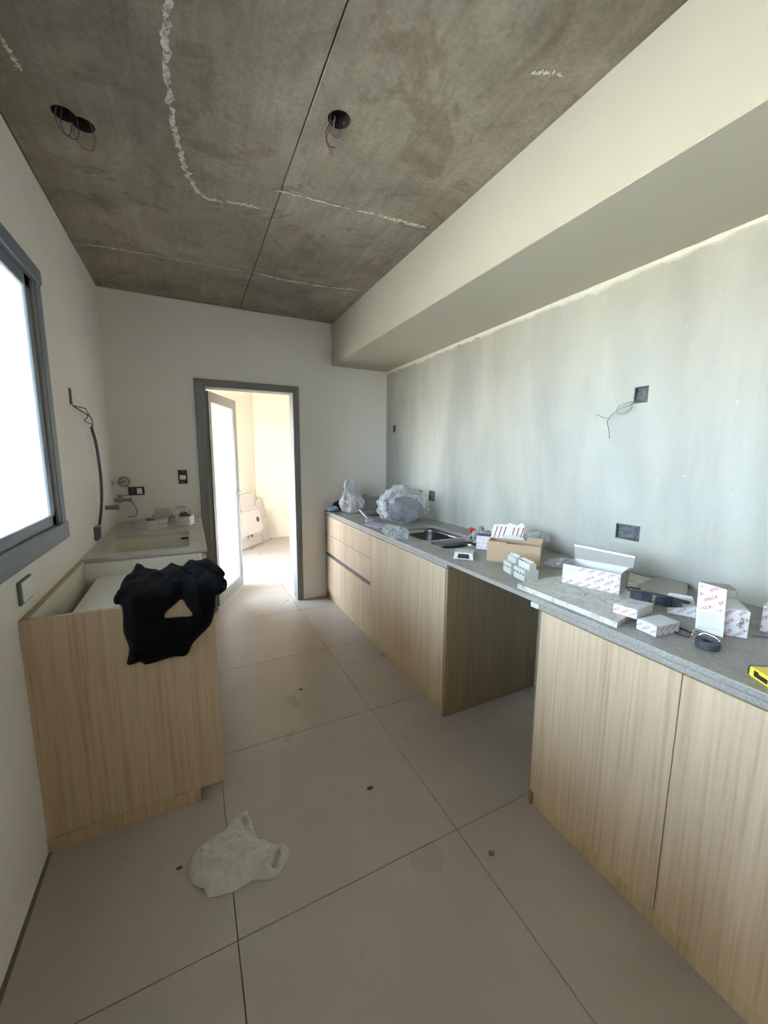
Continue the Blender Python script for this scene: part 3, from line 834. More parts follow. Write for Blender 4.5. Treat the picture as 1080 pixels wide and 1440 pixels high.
o3 = outlet('white blank cover plate hanging loose below the window', (XL, 1.728, .968), 'x+', .118, .082, M_greybox, M_white, [(.004, .0, .096, .070)], .008)  # grey plate paints in the shadow border around the white cover

# wall box, conduit and loose wires on the left wall
jb = thing('junction_box', 'dark grey box on the left wall where a cable ends', 'junction box', (XL, 2.905, .955))
mk('housing', B(XL + .0005, XL + .020, 2.865, 2.95, .912, .995, .003, 1), M_greybox, jb)
mk('cover', B(XL + .0205, XL + .024, 2.870, 2.945, .917, .990, .002, 1), M_dark, jb)
cb_ = thing('cable', 'dark cable bowing down the left wall from a broken out hole', 'cable', (XL, 2.9, 1.0))
mk('sheath', tube(new(), spline([(XL + .014, 3.015, 1.60), (XL + .030, 3.01, 1.50), (XL + .035, 3.02, 1.38), (XL + .034, 3.03, 1.25), (XL + .030, 3.0, 1.12), (XL + .018, 2.95, 0.9965)], 8), .0085, 10), M_wire, cb_, smooth=True)
bm = new()
for k, dz in enumerate((0, .02, -.018)):
    tube(bm, spline([(XL + .004, 2.665, 1.69), (XL + .03 + .01 * k, 2.74, 1.665 + dz), (XL + .035 - .012 * k, 2.87, 1.655 + dz * 1.6), (XL + .03, 2.97, 1.62 + dz * .6), (XL + .014, 3.014, 1.59)], 6), .0028, 6)
mk('wires', bm, M_wire, cb_, smooth=True)
def rough_patch(name, label, axis, c, w_, h_, seed, material=M_hole, group=None, proud=.003, cat='wall hole'):
    """ragged cement patch on a wall plane; axis 'x-' right wall, 'x+' left wall"""
    pts = []
    rnd = random.Random(seed)
    base = rrect(-w_ / 2, w_ / 2, -h_ / 2, h_ / 2, min(w_, h_) * .15, 4)
    for i, (u, v) in enumerate(base):
        k = 1 + .10 * rnd.uniform(-1, 1); pts.append((c[1] + u * k, c[2] + v * k))
    s = -1 if axis == 'x-' else 1
    bm = poly_prism(new(), pts, 0, c[0], c[0] + s * proud)
    return bm
lh = mk('wall_hole', rough_patch('', '', 'x+', (XL, 2.645, 1.735), .045, .085, 3), M_hole, origin=None)
tagp(lh, 'small ragged hole with wires coming out, left wall beside the window', 'wall hole')

def box_in_wall(label, y0, y1, z0, z1, seed, wires=None, rim=True):
    t = thing('junction_box', label, 'junction box', (XR, (y0 + y1) / 2, (z0 + z1) / 2))
    g = .0008
    bm = new()                                                   # open shell lying inside the cut recess
    a, b_, c, d = y0 + g, y1 - g, z0 + g, z1 - g
    box(bm, XR + .030, XR + .034, a, b_, c, d)
    box(bm, XR - .001, XR + .030, a, a + .004, c, d); box(bm, XR - .001, XR + .030, b_ - .004, b_, c, d)
    box(bm, XR - .001, XR + .030, a + .004, b_ - .004, c, c + .004); box(bm, XR - .001, XR + .030, a + .004, b_ - .004, d - .004, d)
    mk('back_box', bm, M_hole, t)
    # rubble / cement fill in the box
    fm = new(); n = 9; gv = {}
    for i in range(n + 1):
        for j in range(n + 1):
            y = a + .004 + (b_ - a - .008) * i / n; z = c + .004 + (d - c - .008) * j / n
            q = noise.noise(Vector((y * 40, z * 40, seed)))
            gv[i, j] = fm.verts.new((XR + .016 - .009 * q, y, z))
    for i in range(n):
        for j in range(n): fm.faces.new((gv[i, j], gv[i + 1, j], gv[i + 1, j + 1], gv[i, j + 1]))
    mk('fill', fm, M_hole, t, smooth=True)
    return t
j1 = box_in_wall('upper broken out wall box with a loose wire, right wall over the boxes', 1.108, 1.172, 1.683, 1.757, 1)
wm = new()
tube(wm, spline([(XR + .01, 1.15, 1.70), (XR - .03, 1.165, 1.675), (XR - .05, 1.20, 1.66), (XR - .045, 1.245, 1.635), (XR - .03, 1.265, 1.62)], 7), .0017, 6)
tube(wm, spline([(XR - .03, 1.263, 1.622), (XR - .028, 1.30, 1.628), (XR - .025, 1.325, 1.645), (XR - .022, 1.34, 1.638)], 5), .0015, 6)
tube(wm, spline([(XR + .008, 1.16, 1.70), (XR - .02, 1.20, 1.685), (XR - .03, 1.225, 1.67), (XR - .028, 1.225, 1.645), (XR - .03, 1.20, 1.64), (XR - .015, 1.175, 1.66), (XR - .02, 1.165, 1.69)], 6), .0015, 6)
mk('wires', wm, M_wire_grey, j1, smooth=True)
mk('wire_end', tube(new(), spline([(XR - .03, 1.265, 1.62), (XR - .03, 1.272, 1.605), (XR - .028, 1.262, 1.57), (XR - .026, 1.255, 1.525)], 6), .0017, 6), M_wire_red, j1, smooth=True, label='bare red brown wire end')
j2 = box_in_wall('lower wide wall box with coiled wires in wet cement, right wall above the white box', 1.083, 1.20, 1.042, 1.116, 2)
wm = new()
for k in range(3):
    pts = []
    for i in range(26):
        a = i / 26 * 2 * math.pi * 1.4 + k
        pts.append((XR + .002 - .003 * math.sin(i), 1.142 + (.038 - .008 * k) * math.cos(a) + .004 * math.sin(3 * a), 1.078 + (.020 - .004 * k) * math.sin(a)))
    tube(wm, pts, .0014, 5)
mk('wires', wm, M_wire_grey, j2, smooth=True)
box_in_wall('small wall box above the sink, the right one of a pair', 2.80, 2.895, 1.045, 1.135, 3)
box_in_wall('small wall box half hidden behind the big plastic bag', 3.01, 3.10, 1.06, 1.125, 4)
box_in_wall('little empty wall box near the far corner of the right wall', 3.53, 3.585, 1.665, 1.735, 5)

# ceiling boxes
def ceiling_box(label, cups, loops, material):
    t = thing('ceiling_box', label, 'junction box', (cups[0][0], cups[0][1], H))
    bm = new()
    for x, y, r in cups:
        seg = 20
        prof = [(r - .0004, H - .001), (r - .0004, H + .045), (r * .2, H + .0455)]
        rr = [[bm.verts.new((x + q * math.cos(2 * math.pi * k / seg), y + q * math.sin(2 * math.pi * k / seg), z)) for k in range(seg)] for q, z in prof]
        for a, b_ in zip(rr, rr[1:]):
            for k in range(seg): bm.faces.new((a[k], a[(k + 1) % seg], b_[(k + 1) % seg], b_[k]))
        bm.faces.new(rr[-1])
    mk('cup', bm, M_hole_dark, t)
    wm = new()
    for L_ in loops: tube(wm, spline(L_, 8), .0021, 6)
    mk('wires', wm, material, t, smooth=True)
    return t
c1 = ceiling_box('pair of merged round ceiling boxes with hanging wire loops, nearer the window', [(-.335, 1.972, .0375), (-.283, 2.000, .0375)],
    [[(-.35, 1.97, H + .03), (-.365, 1.99, H - .01), (-.35, 2.03, H - .03), (-.31, 2.04, H - .03), (-.30, 2.01, H + .02)],
     [(-.34, 1.98, H + .03), (-.352, 2.01, H - .015), (-.335, 2.035, H - .03), (-.31, 2.0, H + .02)]], M_wire)
wm = new()
tube(wm, spline([(-.325, 2.01, H + .02), (-.318, 2.045, H - .02), (-.30, 2.075, H - .035), (-.268, 2.075, H - .035), (-.255, 2.04, H - .01), (-.262, 2.01, H + .02)], 8), .0024, 6)
mk('wire_loop', wm, M_wire_red, c1, smooth=True, label='red brown wire loop')
c2 = ceiling_box('single round ceiling box with a pale conduit ring and short wires, by the slab joint', [(.570, 1.545, .0415)],
    [[(.545, 1.56, H + .03), (.545, 1.59, H - .012), (.575, 1.60, H - .014), (.605, 1.575, H + .01)], [(.56, 1.56, H + .02), (.565, 1.60, H - .018), (.595, 1.60, H - .012), (.60, 1.57, H + .02)]], M_wire_grey)
wm = new()
tube(wm, spline([(.55, 1.575, H + .01), (.530, 1.58, H - .03), (.545, 1.615, H - .04), (.585, 1.66, H - .045)], 8), .002, 6)
tube(wm, spline([(.555, 1.57, H + .01), (.54, 1.60, H - .03), (.56, 1.625, H - .04), (.58, 1.625, H - .04)], 6), .0018, 6)
mk('bare_wire', wm, M_wire_red, c2, smooth=True, label='red brown wire ends')

# water fittings in the left corner
vl = thing('stop_valve', 'round chrome stop valve in the far left corner', 'valve', (XL, 3.63, 1.222))
bm = new(); cyl(bm, (XL + .0005, 3.63, 1.215), (1, 0, 0), .028, .006, 24); cyl(bm, (XL + .006, 3.63, 1.215), (1, 0, 0), .011, .05, 16)
mk('body', bm, M_chrome, vl)
bm = new(); tube(bm, [(XL + .085 + .034 * math.cos(a), 3.585, 1.222 + .034 * math.sin(a)) for a in [k * math.pi / 12 for k in range(24)]], .0075, 8, closed=True)
for a in (0, 60, 120): tube(bm, [(XL + .085 + .034 * math.cos(R(a)), 3.585, 1.222 + .034 * math.sin(R(a))), (XL + .085 - .034 * math.cos(R(a)), 3.585, 1.222 - .034 * math.sin(R(a)))], .005, 6)
cyl(bm, (XL + .085, 3.578, 1.222), (0, 1, 0), .015, .02, 16); tube(bm, [(XL + .05, 3.625, 1.216), (XL + .085, 3.60, 1.222)], .009, 8)
mk('hand_wheel', bm, M_alu_light, vl)
pp = thing('pipe_stub', 'short grey pipe stub sticking out of the left wall', 'pipe', (XL, 3.29, 1.063))
bm = new(); cyl(bm, (XL + .0005, 3.29, 1.063), (1, 0, 0), .016, .05, 16); cyl(bm, (XL + .0505, 3.29, 1.063), (1, 0, 0), .019, .03, 8); mk('pipe', bm, M_alu_light, pp)
av = thing('angle_valve', 'small brass angle valve with a thin cable, under the black socket plate', 'valve', (XL, 3.66, 1.08))
bm = new(); cyl(bm, (XL + .0005, 3.66, 1.075), (1, 0, 0), .014, .045, 14); cyl(bm, (XL + .045, 3.66, 1.055), (0, 0, 1), .013, .055, 14); cyl(bm, (XL + .055, 3.66, 1.075), (1, 0, 0), .009, .05, 12); box(bm, XL + .10, XL + .115, 3.645, 3.675, 1.06, 1.09, .003, 1)
mk('body', bm, M_alu_light, av)
bm = new(); tube(bm, spline([(-.45, 3.732, 1.105), (-.50, 3.72, 1.11), (-.522, 3.70, 1.11), (-.50, 3.67, 1.10), (-.48, 3.66, 1.09)], 6), .003, 6)
tube(bm, spline([(-.43, 3.66, 1.07), (-.41, 3.655, 1.03), (-.395, 3.66, .98), (-.41, 3.655, .945), (-.46, 3.65, .94)], 6), .0035, 6)
mk('cable', bm, M_greybox, av, smooth=True)

# ================================================================== CARTONS
def carton(name, label, cat, FL, FR, dep, h_, z0=CZ, group=None, prints=(), lid='closed', material=M_box, inner=None, word_size=.010, th=.0025, mouth=None):
    FL, FR = Vector(FL), Vector(FR); d = FR - FL; L_ = d.length
    t = thing(name, label, cat, (FL.x, FL.y, z0 + .0005), math.atan2(d.y, d.x), group)
    if lid == 'closed':
        body = mk('body', B(0, L_, 0, dep, 0, h_, .0012, 1), material, t, local=True)
        bm = new(); box(bm, .002, L_ - .002, .003, dep - .002, h_ + .0002, h_ + .0014); mk('lid_flap', bm, material, t, local=True)
    else:
        bm = new()
        box(bm, 0, L_, 0, th, 0, h_); box(bm, 0, L_, dep - th, dep, 0, h_)
        box(bm, 0, th, th, dep - th, 0, h_); box(bm, L_ - th, L_, th, dep - th, 0, h_); box(bm, th, L_ - th, th, dep - th, 0, th)
        body = mk('body', bm, material, t, local=True)
    t['len'] = L_
    s = word_size
    k = dict(size=s, gx=s * 4.5, gy=s * 1.75)
    for pr in prints:
        if pr == 'front': print_on(body, (0, 0, 0), (1, 0, 0), (0, 0, 1), L_, h_, **k)
        if pr == 'right': print_on(body, (L_, 0, 0), (0, 1, 0), (0, 0, 1), dep, h_, phase=(.01, .004), **k)
        if pr == 'left': print_on(body, (0, dep, 0), (0, -1, 0), (0, 0, 1), dep, h_, **k)
        if pr == 'top': print_on(body, (0, 0, h_), (1, 0, 0), (0, 1, 0), L_, dep, off=.0016, **k)
    return t, body, L_
def label_lines(parent, O, U, V, w_, h_, n=5, material=M_print_black):
    """tiny printed rules standing for unreadable small print"""
    U = Vector(U).normalized(); V = Vector(V).normalized(); N = U.cross(V); bm = new(); rnd = random.Random(5)
    for i in range(n):
        y = h_ * (i + .5) / n; a = 0; b_ = w_ * rnd.uniform(.7, 1); th = h_ / n * .22
        q = [Vector(O) + U * x_ + V * y_ + N * .0004 for x_, y_ in ((a, y), (b_, y), (b_, y + th), (a, y + th))]
        bm.faces.new([bm.verts.new(p) for p in q])
    o = mk('small_print', bm, M_smallprint, parent, local=True); return o
M_smallprint = mat('grey_ink', (.35, .35, .38), .6)

# brown open cardboard box
cbx, cbody, L_ = carton('cardboard_box', 'open brown cardboard box on the worktop right of the sink', 'box', (1.384, 1.568), (1.546, 1.36), .13, .100, lid='open', material=M_card)
bm = new()
box(bm, .004, L_ * .36, -.002, .000, .098, .106); box(bm, .004, L_ * .36, .002, .05, .100, .103)
mk('top_flap', bm, M_card, cbx, local=True)
bm = poly_prism(new(), [(L_ * .70, .100), (L_ - .002, .100), (L_ - .002, .116), (L_ * .71, .118)], 1, .128, .1295)
mk('rear_flap', bm, M_card, cbx, local=True)
# printed carton standing in it
pc = thing('printed_carton', 'opened white carton with red print sticking up out of the brown box', 'box', (1.60, 1.60, CZ + .004), math.atan2(-.208, .162))
def flap(parent, pts, th, material, y, tilt=0, name='flap'):
    bm = poly_prism(new(), pts, 1, -th / 2, th / 2)
    bm.transform(Matrix.Translation((0, y, 0)) @ Matrix.Rotation(tilt, 4, 'X'))
    return mk(name, bm, material, parent, local=True)
f1 = flap(pc, [(-.125, .02), (.02, .02), (.045, .10), (.05, .165), (.035, .178), (.01, .160), (-.03, .172), (-.045, .162), (-.115, .158), (-.125, .12)], .0015, M_box, .0, R(-12))
bm = new()
for i in range(7):
    x = -.112 + i * .0235
    if i == 3: continue
    q = [(x, .085), (x + .006, .085), (x + .021, .150), (x + .014, .150)]
    bm.faces.new([bm.verts.new((a, -.0012, b_)) for a, b_ in q])
bm.transform(Matrix.Rotation(R(-12), 4, 'X'))
mk('red_stripes', bm, M_print, f1, local=True)
flap(pc, [(-.06, .02), (.06, .02), (.06, .11), (.0, .125), (-.05, .115)], .0015, M_box, -.03, R(15))
bm = crumple((1.72, 1.555, CZ + .085), .075, .045, .045, 9, .35, 8, 4)
cw = mk('plastic_wrap', bm, M_bag_clear, smooth=True, origin=(1.66, 1.56, CZ + .07)); tagp(cw, 'clear plastic wrap spilling out of the brown cardboard box', 'plastic wrap')
wb, wbb, L_ = carton('small_carton', 'small white printed carton standing behind the left end of the brown box', 'box', (1.505, 1.80), (1.553, 1.735), .05, .078, prints=('front', 'right'), word_size=.008)
mk('dark_lid', B(.004, L_ - .004, .004, .046, .080, .086, .001, 1), M_black, wb, local=True)

# small box with a dark window in front of the sink
sm, smb, L_ = carton('small_carton', 'small white printed carton with a dark open side, in front of the sink', 'box', (1.247, 1.668), (1.318, 1.598), .085, .036, prints=('right', 'top'), word_size=.008)
mk('opening', poly_prism(new(), [(.018, .006), (L_ - .018, .006), (L_ - .022, .030), (.022, .030)], 1, -.0012, -.0002), M_hole_dark, sm, local=True)
mk('end_flap', poly_prism(new(), [(-.004, .001), (.017, .001), (.021, .030), (.004, .034)], 1, -.006, -.0045), M_box, sm, local=True)
mk('end_flap', poly_prism(new(), [(L_ - .017, .001), (L_ + .004, .001), (L_ - .004, .034), (L_ - .021, .030)], 1, -.006, -.0045), M_box, sm, local=True)

# circuit breakers
def breaker_row(label, FL, FR, n, dep=.070):
    FL, FR = Vector(FL), Vector(FR); d = FR - FL; L_ = d.length; w_ = L_ / n
    t = thing('circuit_breaker', label, 'circuit breaker', (FL.x, FL.y, CZ + .0005), math.atan2(d.y, d.x), None)
    for i in range(n):
        a = i * w_
        prof = [(0, 0), (dep, 0), (dep, .050), (dep * .80, .050), (dep * .80, .078), (dep * .32, .078), (dep * .32, .050), (0, .050)]
        bm = poly_prism(new(), prof, 0, a + .0006, a + w_ - .0006)
        # poly_prism on axis 0 takes (y, z)
        bd = mk('module', bm, M_offwhite, t, local=True)
        bm = new(); cyl(bm, (a + w_ / 2, -.0006, .030), (0, 1, 0), w_ * .24, .001, 14); mk('terminal', bm, M_black, bd, local=True)
        bm = B(a + w_ * .28, a + w_ * .72, dep * .45, dep * .68, .0781, .0885, .0015, 1); mk('toggle', bm, M_white, bd, local=True)
    return t, L_
t, L_ = breaker_row('four pole white circuit breaker, left one of the pair before the brown box', (1.335, 1.392), (1.316, 1.322), 4)
t, L_ = breaker_row('four pole white circuit breaker with a red mark, right one of the pair', (1.312, 1.300), (1.292, 1.216), 4)
mk('red_mark', B(.004, .024, .024, .040, .0784, .0800, .0005, 1), M_red, t, local=True)
mk('rail_clip', tube(new(), spline([(L_ + .001, .02, .006), (L_ + .012, .015, .006), (L_ + .016, .04, .010), (L_ + .008, .06, .012)], 5), .0018, 6), M_white, t, local=True)

# stone off-cut lying on the worktop
oc = thing('stone_offcut', 'pale dusty stone off-cut slab lying on the worktop under the long white box', 'stone slab', (1.5, .95, CZ + .0004))
mk('slab', poly_prism(new(), [(1.205, 1.170), (1.208, .740), (1.79, .865), (1.80, 1.17)], 2, CZ + .0005, CZ + .0200), M_cutout, oc)
ZS = CZ + .0205
# crumpled clear film behind the breakers
o = mk('plastic_wrap', crumple((1.66, 1.33, CZ + .012), .08, .05, .022, 4, .4, 8, 4, floor=CZ), M_bag_clear, smooth=True, origin=(1.66, 1.33, CZ)); tagp(o, 'flat crumpled clear film between the brown box and the long white box', 'plastic wrap')

# long open carton
bb, bbb, L_ = carton('long_carton', 'long open white carton with diagonal red lettering, lid raised, on the stone off-cut', 'box', (1.387, 1.100), (1.459, .899), .135, .080, z0=ZS, lid='open')
skip = lambda X, Y_: X < .075 and Y_ > .030
print_on(bbb, (0, 0, 0), (1, 0, 0), (0, 0, 1), L_, .080, size=.0125, gx=.056, gy=.0215, ang=R(36), skip=skip)
label_lines(bbb, (.012, 0, .044), (1, 0, 0), (0, 0, 1), .05, .026, 5)
bm = poly_prism(new(), [(.002, .080), (L_ + .012, .080), (L_ + .016, .128), (-.004, .140)], 1, .134, .1355)
bm.transform(Matrix.Rotation(0, 4, 'X'))
lid = mk('lid', bm, M_card_in, bb, local=True, label='grey inside of the raised lid')
bm = new(); prev = None
for i in range(25):
    k = i / 24; x = -.004 + k * (L_ + .02); z = .140 - .012 * k; d = .005 + .003 * noise.noise(Vector((i * .7, 0, 0)))
    r_ = [bm.verts.new((x, .1325, z + .002)), bm.verts.new((x, .1325, z - d)), bm.verts.new((x, .137, z - d)), bm.verts.new((x, .137, z + .002))]
    if prev:
        for q in range(4): bm.faces.new((prev[q], r_[q], r_[(q + 1) % 4], prev[(q + 1) % 4]))
    prev = r_
mk('torn_edge', bm, M_white, lid, local=True, label='white torn edge')
bm = poly_prism(new(), [(0, 0), (.12, 0), (.135, .06), (.10, .078), (.0, .078)], 0, L_ + .0005, L_ + .002)
mk('side_flap', bm, M_card_in, bb, local=True)

# loose flattened card to its right
o = mk('card_sheet', poly_prism(new(), [(1.50, .86), (1.60, .74), (1.84, .85), (1.84, .97), (1.62, .93)], 2, ZS + .001, ZS + .0035), M_card_in, origin=(1.7, .87, ZS)); tagp(o, 'flat grey card sheet against the wall behind the dark glasses', 'card')

# two small cartons at the front edge, one behind
s1, s1b, L_ = carton('small_carton', 'small white printed carton partly under the dark glasses, leaning on its twin', 'box', (1.275, .800), (1.285, .725), .115, .030, z0=ZS, prints=('front', 'left'), word_size=.0095)
print_on(s1b, (0, 0, .030), (1, 0, 0), (0, 1, 0), L_, .115, off=.0016, size=.0095, gx=.05, gy=.04)
s2_, s2b, L_ = carton('small_carton', 'small white printed carton nearest the worktop edge', 'box', (1.262, .712), (1.255, .648), .105, .033, prints=('front', 'right'), word_size=.0095)
s3, s3b, L_ = carton('small_carton', 'small white carton with raised flap behind the dark glasses', 'box', (1.490, .740), (1.530, .672), .085, .040, prints=('front', 'right'), word_size=.0095)
flap(s3, [(.0, .041), (L_, .041), (L_ - .005, .052), (.005, .052)], .0012, M_box, .08, R(-30))
# tall carton with its front flap up
tl, tlb, L_ = carton('tall_carton', 'tallest white printed carton with its front flap standing up, right of the dark glasses', 'box', (1.440, .600), (1.499, .520), .12, .085, prints=(), lid='closed')
print_on(tlb, (0, 0, 0), (1, 0, 0), (0, 0, 1), L_, .085, size=.0125, gx=.056, gy=.0215, ang=R(48))
print_on(tlb, (L_ - .012, -.0008, .020), (0, 0, 1), (-1, 0, 0), .055, .012, size=.012, gx=9, gy=9, ang=0, material=M_print_black)
print_on(tlb, (L_, 0, 0), (0, 1, 0), (0, 0, 1), .12, .085, size=.0125, gx=.064, gy=.04, ang=R(20))
bm = poly_prism(new(), [(-.028, .012), (.040, .000), (.040, .148), (-.028, .160)], 1, -.0015, 0)
bm.transform(Matrix.Translation((-.004, -.020, .0)) @ Matrix.Rotation(R(-9), 4, 'X') @ Matrix.Rotation(R(-14), 4, 'Z'))
ff = mk('front_flap', bm, M_box, tl, local=True, label='upright printed flap')
pm = letter_pattern('STECK', .062, .075, .0125, R(32), .056, .0215)
m = Matrix((Vector((1, 0, 0)), Vector((0, 0, 1)), Vector((0, -1, 0)))).transposed().to_4x4(); m.translation = Vector((-.026, -.0020, .076))
pm.transform(Matrix.Translation((-.004, -.020, .0)) @ Matrix.Rotation(R(-9), 4, 'X') @ Matrix.Rotation(R(-14), 4, 'Z') @ m)
me = bpy.data.meshes.new('lettering'); pm.to_mesh(me); pm.free(); q = bpy.data.objects.new('lettering', me); COL.objects.link(q); me.materials.append(M_print); q.parent = ff
bm = new()
for i in range(9):
    z = .018 + i * .0058; x1 = .03 - .012 * ((i * 7) % 3) / 2
    bm.faces.new([bm.verts.new((a, -.0020, b_)) for a, b_ in ((-.022, z), (x1, z), (x1, z + .0014), (-.022, z + .0014))])
bm.transform(Matrix.Translation((-.004, -.020, .0)) @ Matrix.Rotation(R(-9), 4, 'X') @ Matrix.Rotation(R(-14), 4, 'Z'))
mk('small_print', bm, M_smallprint, ff, local=True)
bt = thing('grey_carton', 'plain grey carton standing against the back of the tallest printed carton', 'box', (1.545, .665, CZ + .0005), math.atan2(-.080, .059))
mk('body', B(0, .085, .0, .07, 0, .112, .0015, 1), M_card_in, bt, local=True)
mk('lid_flap', B(.001, .084, .001, .069, .1122, .1136), M_card_in, bt, local=True)
bs4, bs4b, L_ = carton('small_carton', 'white printed carton cut off by the right edge of the picture', 'box', (1.606, .530), (1.620, .460), .08, .083, prints=('front', 'left'), word_size=.0125)

# wraparound glasses
gl = thing('safety_glasses', 'dark wraparound glasses lying across the small cartons', 'glasses', (1.43, .76, CZ + .035))
def strip(pts, hs, th, name, material, label=None):
    bm = new(); prev = None
    P = spline(pts, 6); n = len(P)
    for i, p in enumerate(P):
        k = i / (n - 1) * (len(hs) - 1); j = min(int(k), len(hs) - 2); h_ = hs[j] + (hs[j + 1] - hs[j]) * (k - j)
        t = (P[min(i + 1, n - 1)] - P[max(i - 1, 0)]).normalized(); s = Vector((-t.y, t.x, 0)).normalized() * th / 2
        up = Vector((0, 0, h_ / 2))
        r_ = [bm.verts.new(p + s + up), bm.verts.new(p + s - up), bm.verts.new(p - s - up), bm.verts.new(p - s + up)]
        if prev:
            for q in range(4): bm.faces.new((prev[q], r_[q], r_[(q + 1) % 4], prev[(q + 1) % 4]))
        else: bm.faces.new(r_)
        prev = r_
    bm.faces.new(list(reversed(prev)))
    return mk(name, bm, material, gl, smooth=False, label=label)
M_lens = mat('dark_lens', (.012, .018, .026), .08, spec=.8)
strip([(1.372, .805, .957), (1.385, .775, .958), (1.402, .748, .956)], [.026, .034, .030], .003, 'lens', M_lens)
strip([(1.408, .740, .954), (1.432, .712, .950), (1.470, .690, .945)], [.028, .034, .020], .003, 'lens', M_lens)
strip([(1.368, .808, .973), (1.384, .776, .977), (1.405, .744, .974), (1.432, .710, .970), (1.475, .686, .958)], [.005, .006, .007, .006, .004], .005, 'frame', M_black)
strip([(1.475, .686, .958), (1.505, .682, .948), (1.525, .70, .936), (1.53, .735, .934)], [.006, .006, .005, .005], .003, 'temple', M_black)
strip([(1.368, .808, .972), (1.40, .84, .968), (1.45, .855, .955), (1.50, .845, .945)], [.007, .006, .005, .005], .003, 'temple', M_black)

# roll of black tape with strap
tr_ = thing('tape_roll', 'small roll of black tape with a metal clip at the worktop front', 'tape', (1.325, .545, CZ + .0005))
bm = new(); seg = 28
prof = [(.014, 0), (.029, 0), (.030, .002), (.030, .018), (.029, .020), (.014, .020)]
rr = [[bm.verts.new((1.325 + q * math.cos(2 * math.pi * k / seg), .545 + q * math.sin(2 * math.pi * k / seg), CZ + .0005 + z)) for k in range(seg)] for q, z in prof]
for a, b_ in zip(rr, rr[1:] + rr[:1]):
    for k in range(seg): bm.faces.new((a[k], a[(k + 1) % seg], b_[(k + 1) % seg], b_[k]))
mk('roll', bm, M_dark, tr_)
bm = new(); tube(bm, spline([(1.33, .57, .915), (1.335, .56, .925), (1.34, .535, .922), (1.335, .52, .914)], 6), .003, 8); tube(bm, spline([(1.315, .58, .913), (1.33, .585, .925), (1.35, .575, .918)], 5), .003, 8)
mk('clip', bm, M_chrome, tr_, smooth=True)
bm = new(); pts = spline([(1.345, .60, CZ + .003), (1.34, .64, CZ + .003), (1.36, .665, CZ + .003), (1.385, .655, CZ + .004), (1.38, .62, CZ + .005), (1.355, .595, CZ + .010)], 6); tube(bm, pts, .0028, 6)
o = mk('wrist_strap', bm, M_black, smooth=True, origin=(1.36, .63, CZ)); tagp(o, 'thin black cord loop beside the tape roll', 'strap')
o = mk('cable', tube(new(), spline([(1.535, .52, CZ + .0035), (1.56, .50, CZ + .0035), (1.60, .44, CZ + .0035), (1.62, .40, CZ + .0035), (1.60, .33, CZ + .0035)], 8), .003, 6), M_greybox, smooth=True, origin=(1.58, .45, CZ)); tagp(o, 'thin grey cable on the worktop between the two printed cartons at the right edge', 'cable')

# yellow tool at the right edge
yt = thing('hand_tool', 'yellow tool with black slot and black end at the right edge of the worktop', 'tool', (1.250, .425, CZ + .0005), math.atan2(-.054, -.033))
mk('body', B(.006, .16, 0, .062, 0, .026, .004, 2), M_yellow, yt, local=True)
mk('end_cap', B(-.002, .006, .002, .060, .002, .024, .002, 1), M_dark, yt, local=True)
mk('slot', poly_prism(new(), [(.022, .007), (.060, .007), (.060, .018), (.034, .018), (.034, .022), (.022, .022)], 1, -.0012, -.0001), M_black, yt, local=True)

# ================================================================== BAGS AND SCRAPS NEAR THE SINK
def tie(q, p):                                                    # pull the top of a bag to a leaning neck
    k = max(0, (p.z - .1)); return Vector((q.x * (1 - .45 * k) - .02 * k, q.y * (1 - .5 * k) + .03 * k, q.z))
b1 = thing('plastic_bag', 'upright knotted white plastic bag near the far wall', 'bag', (1.385, 3.50, CZ))
mk('film', crumple((1.385, 3.50, CZ + .105), .105, .12, .135, 2, .22, 8, 5, floor=CZ + .001, shape=tie), M_bag, b1, smooth=True)
bm = new()
tube(bm, spline([(1.345, 3.49, CZ + .18), (1.325, 3.50, CZ + .25), (1.335, 3.50, CZ + .298), (1.375, 3.50, CZ + .305), (1.400, 3.50, CZ + .27), (1.405, 3.50, CZ + .19)], 7), [.022 - .010 * math.sin(math.pi * i / 35) for i in range(36)], 10)
for v in bm.verts: v.co += Vector((noise.noise(v.co * 60), noise.noise(v.co * 60 + Vector((9, 0, 0))), noise.noise(v.co * 60 + Vector((0, 9, 0))))) * .012
mk('handles', bm, M_bag, b1, smooth=True)
b2 = thing('plastic_bag', 'big knotted plastic bag holding a dark bundle, behind the sink', 'bag', (1.55, 2.82, CZ))
mk('film', crumple((1.575, 2.83, CZ + .125), .195, .20, .150, 5, .20, 9, 5, floor=CZ + .001), M_bag_clear, b2, smooth=True)
mk('bundle', crumple((1.60, 2.84, CZ + .10), .145, .145, .100, 6, .12, 5, 4, floor=CZ + .004), mat('dark_bundle', (.13, .14, .17), .8), b2, smooth=True)
bm = new()
tube(bm, spline([(1.39, 2.75, CZ + .06), (1.37, 2.77, CZ + .13), (1.37, 2.77, CZ + .20), (1.41, 2.76, CZ + .25), (1.46, 2.75, CZ + .29), (1.51, 2.75, CZ + .285), (1.53, 2.77, CZ + .24)], 8), .022, 10)
tube(bm, spline([(1.40, 2.70, CZ + .17), (1.44, 2.71, CZ + .22), (1.49, 2.71, CZ + .25)], 8), .016, 8)
for v in bm.verts: v.co += Vector((noise.noise(v.co * 45), noise.noise(v.co * 45 + Vector((9, 0, 0))), noise.noise(v.co * 45 + Vector((0, 9, 0))))) * .018
mk('knot', bm, M_bag, b2, smooth=True)
o = mk('plastic_wrap', crumple((1.225, 2.30, CZ + .034), .055, .13, .040, 8, .45, 9, 5, floor=CZ + .001), M_bag_clear, smooth=True, origin=(1.225, 2.30, CZ)); tagp(o, 'small crumpled clear bag at the worktop edge in front of the big bag', 'plastic wrap')
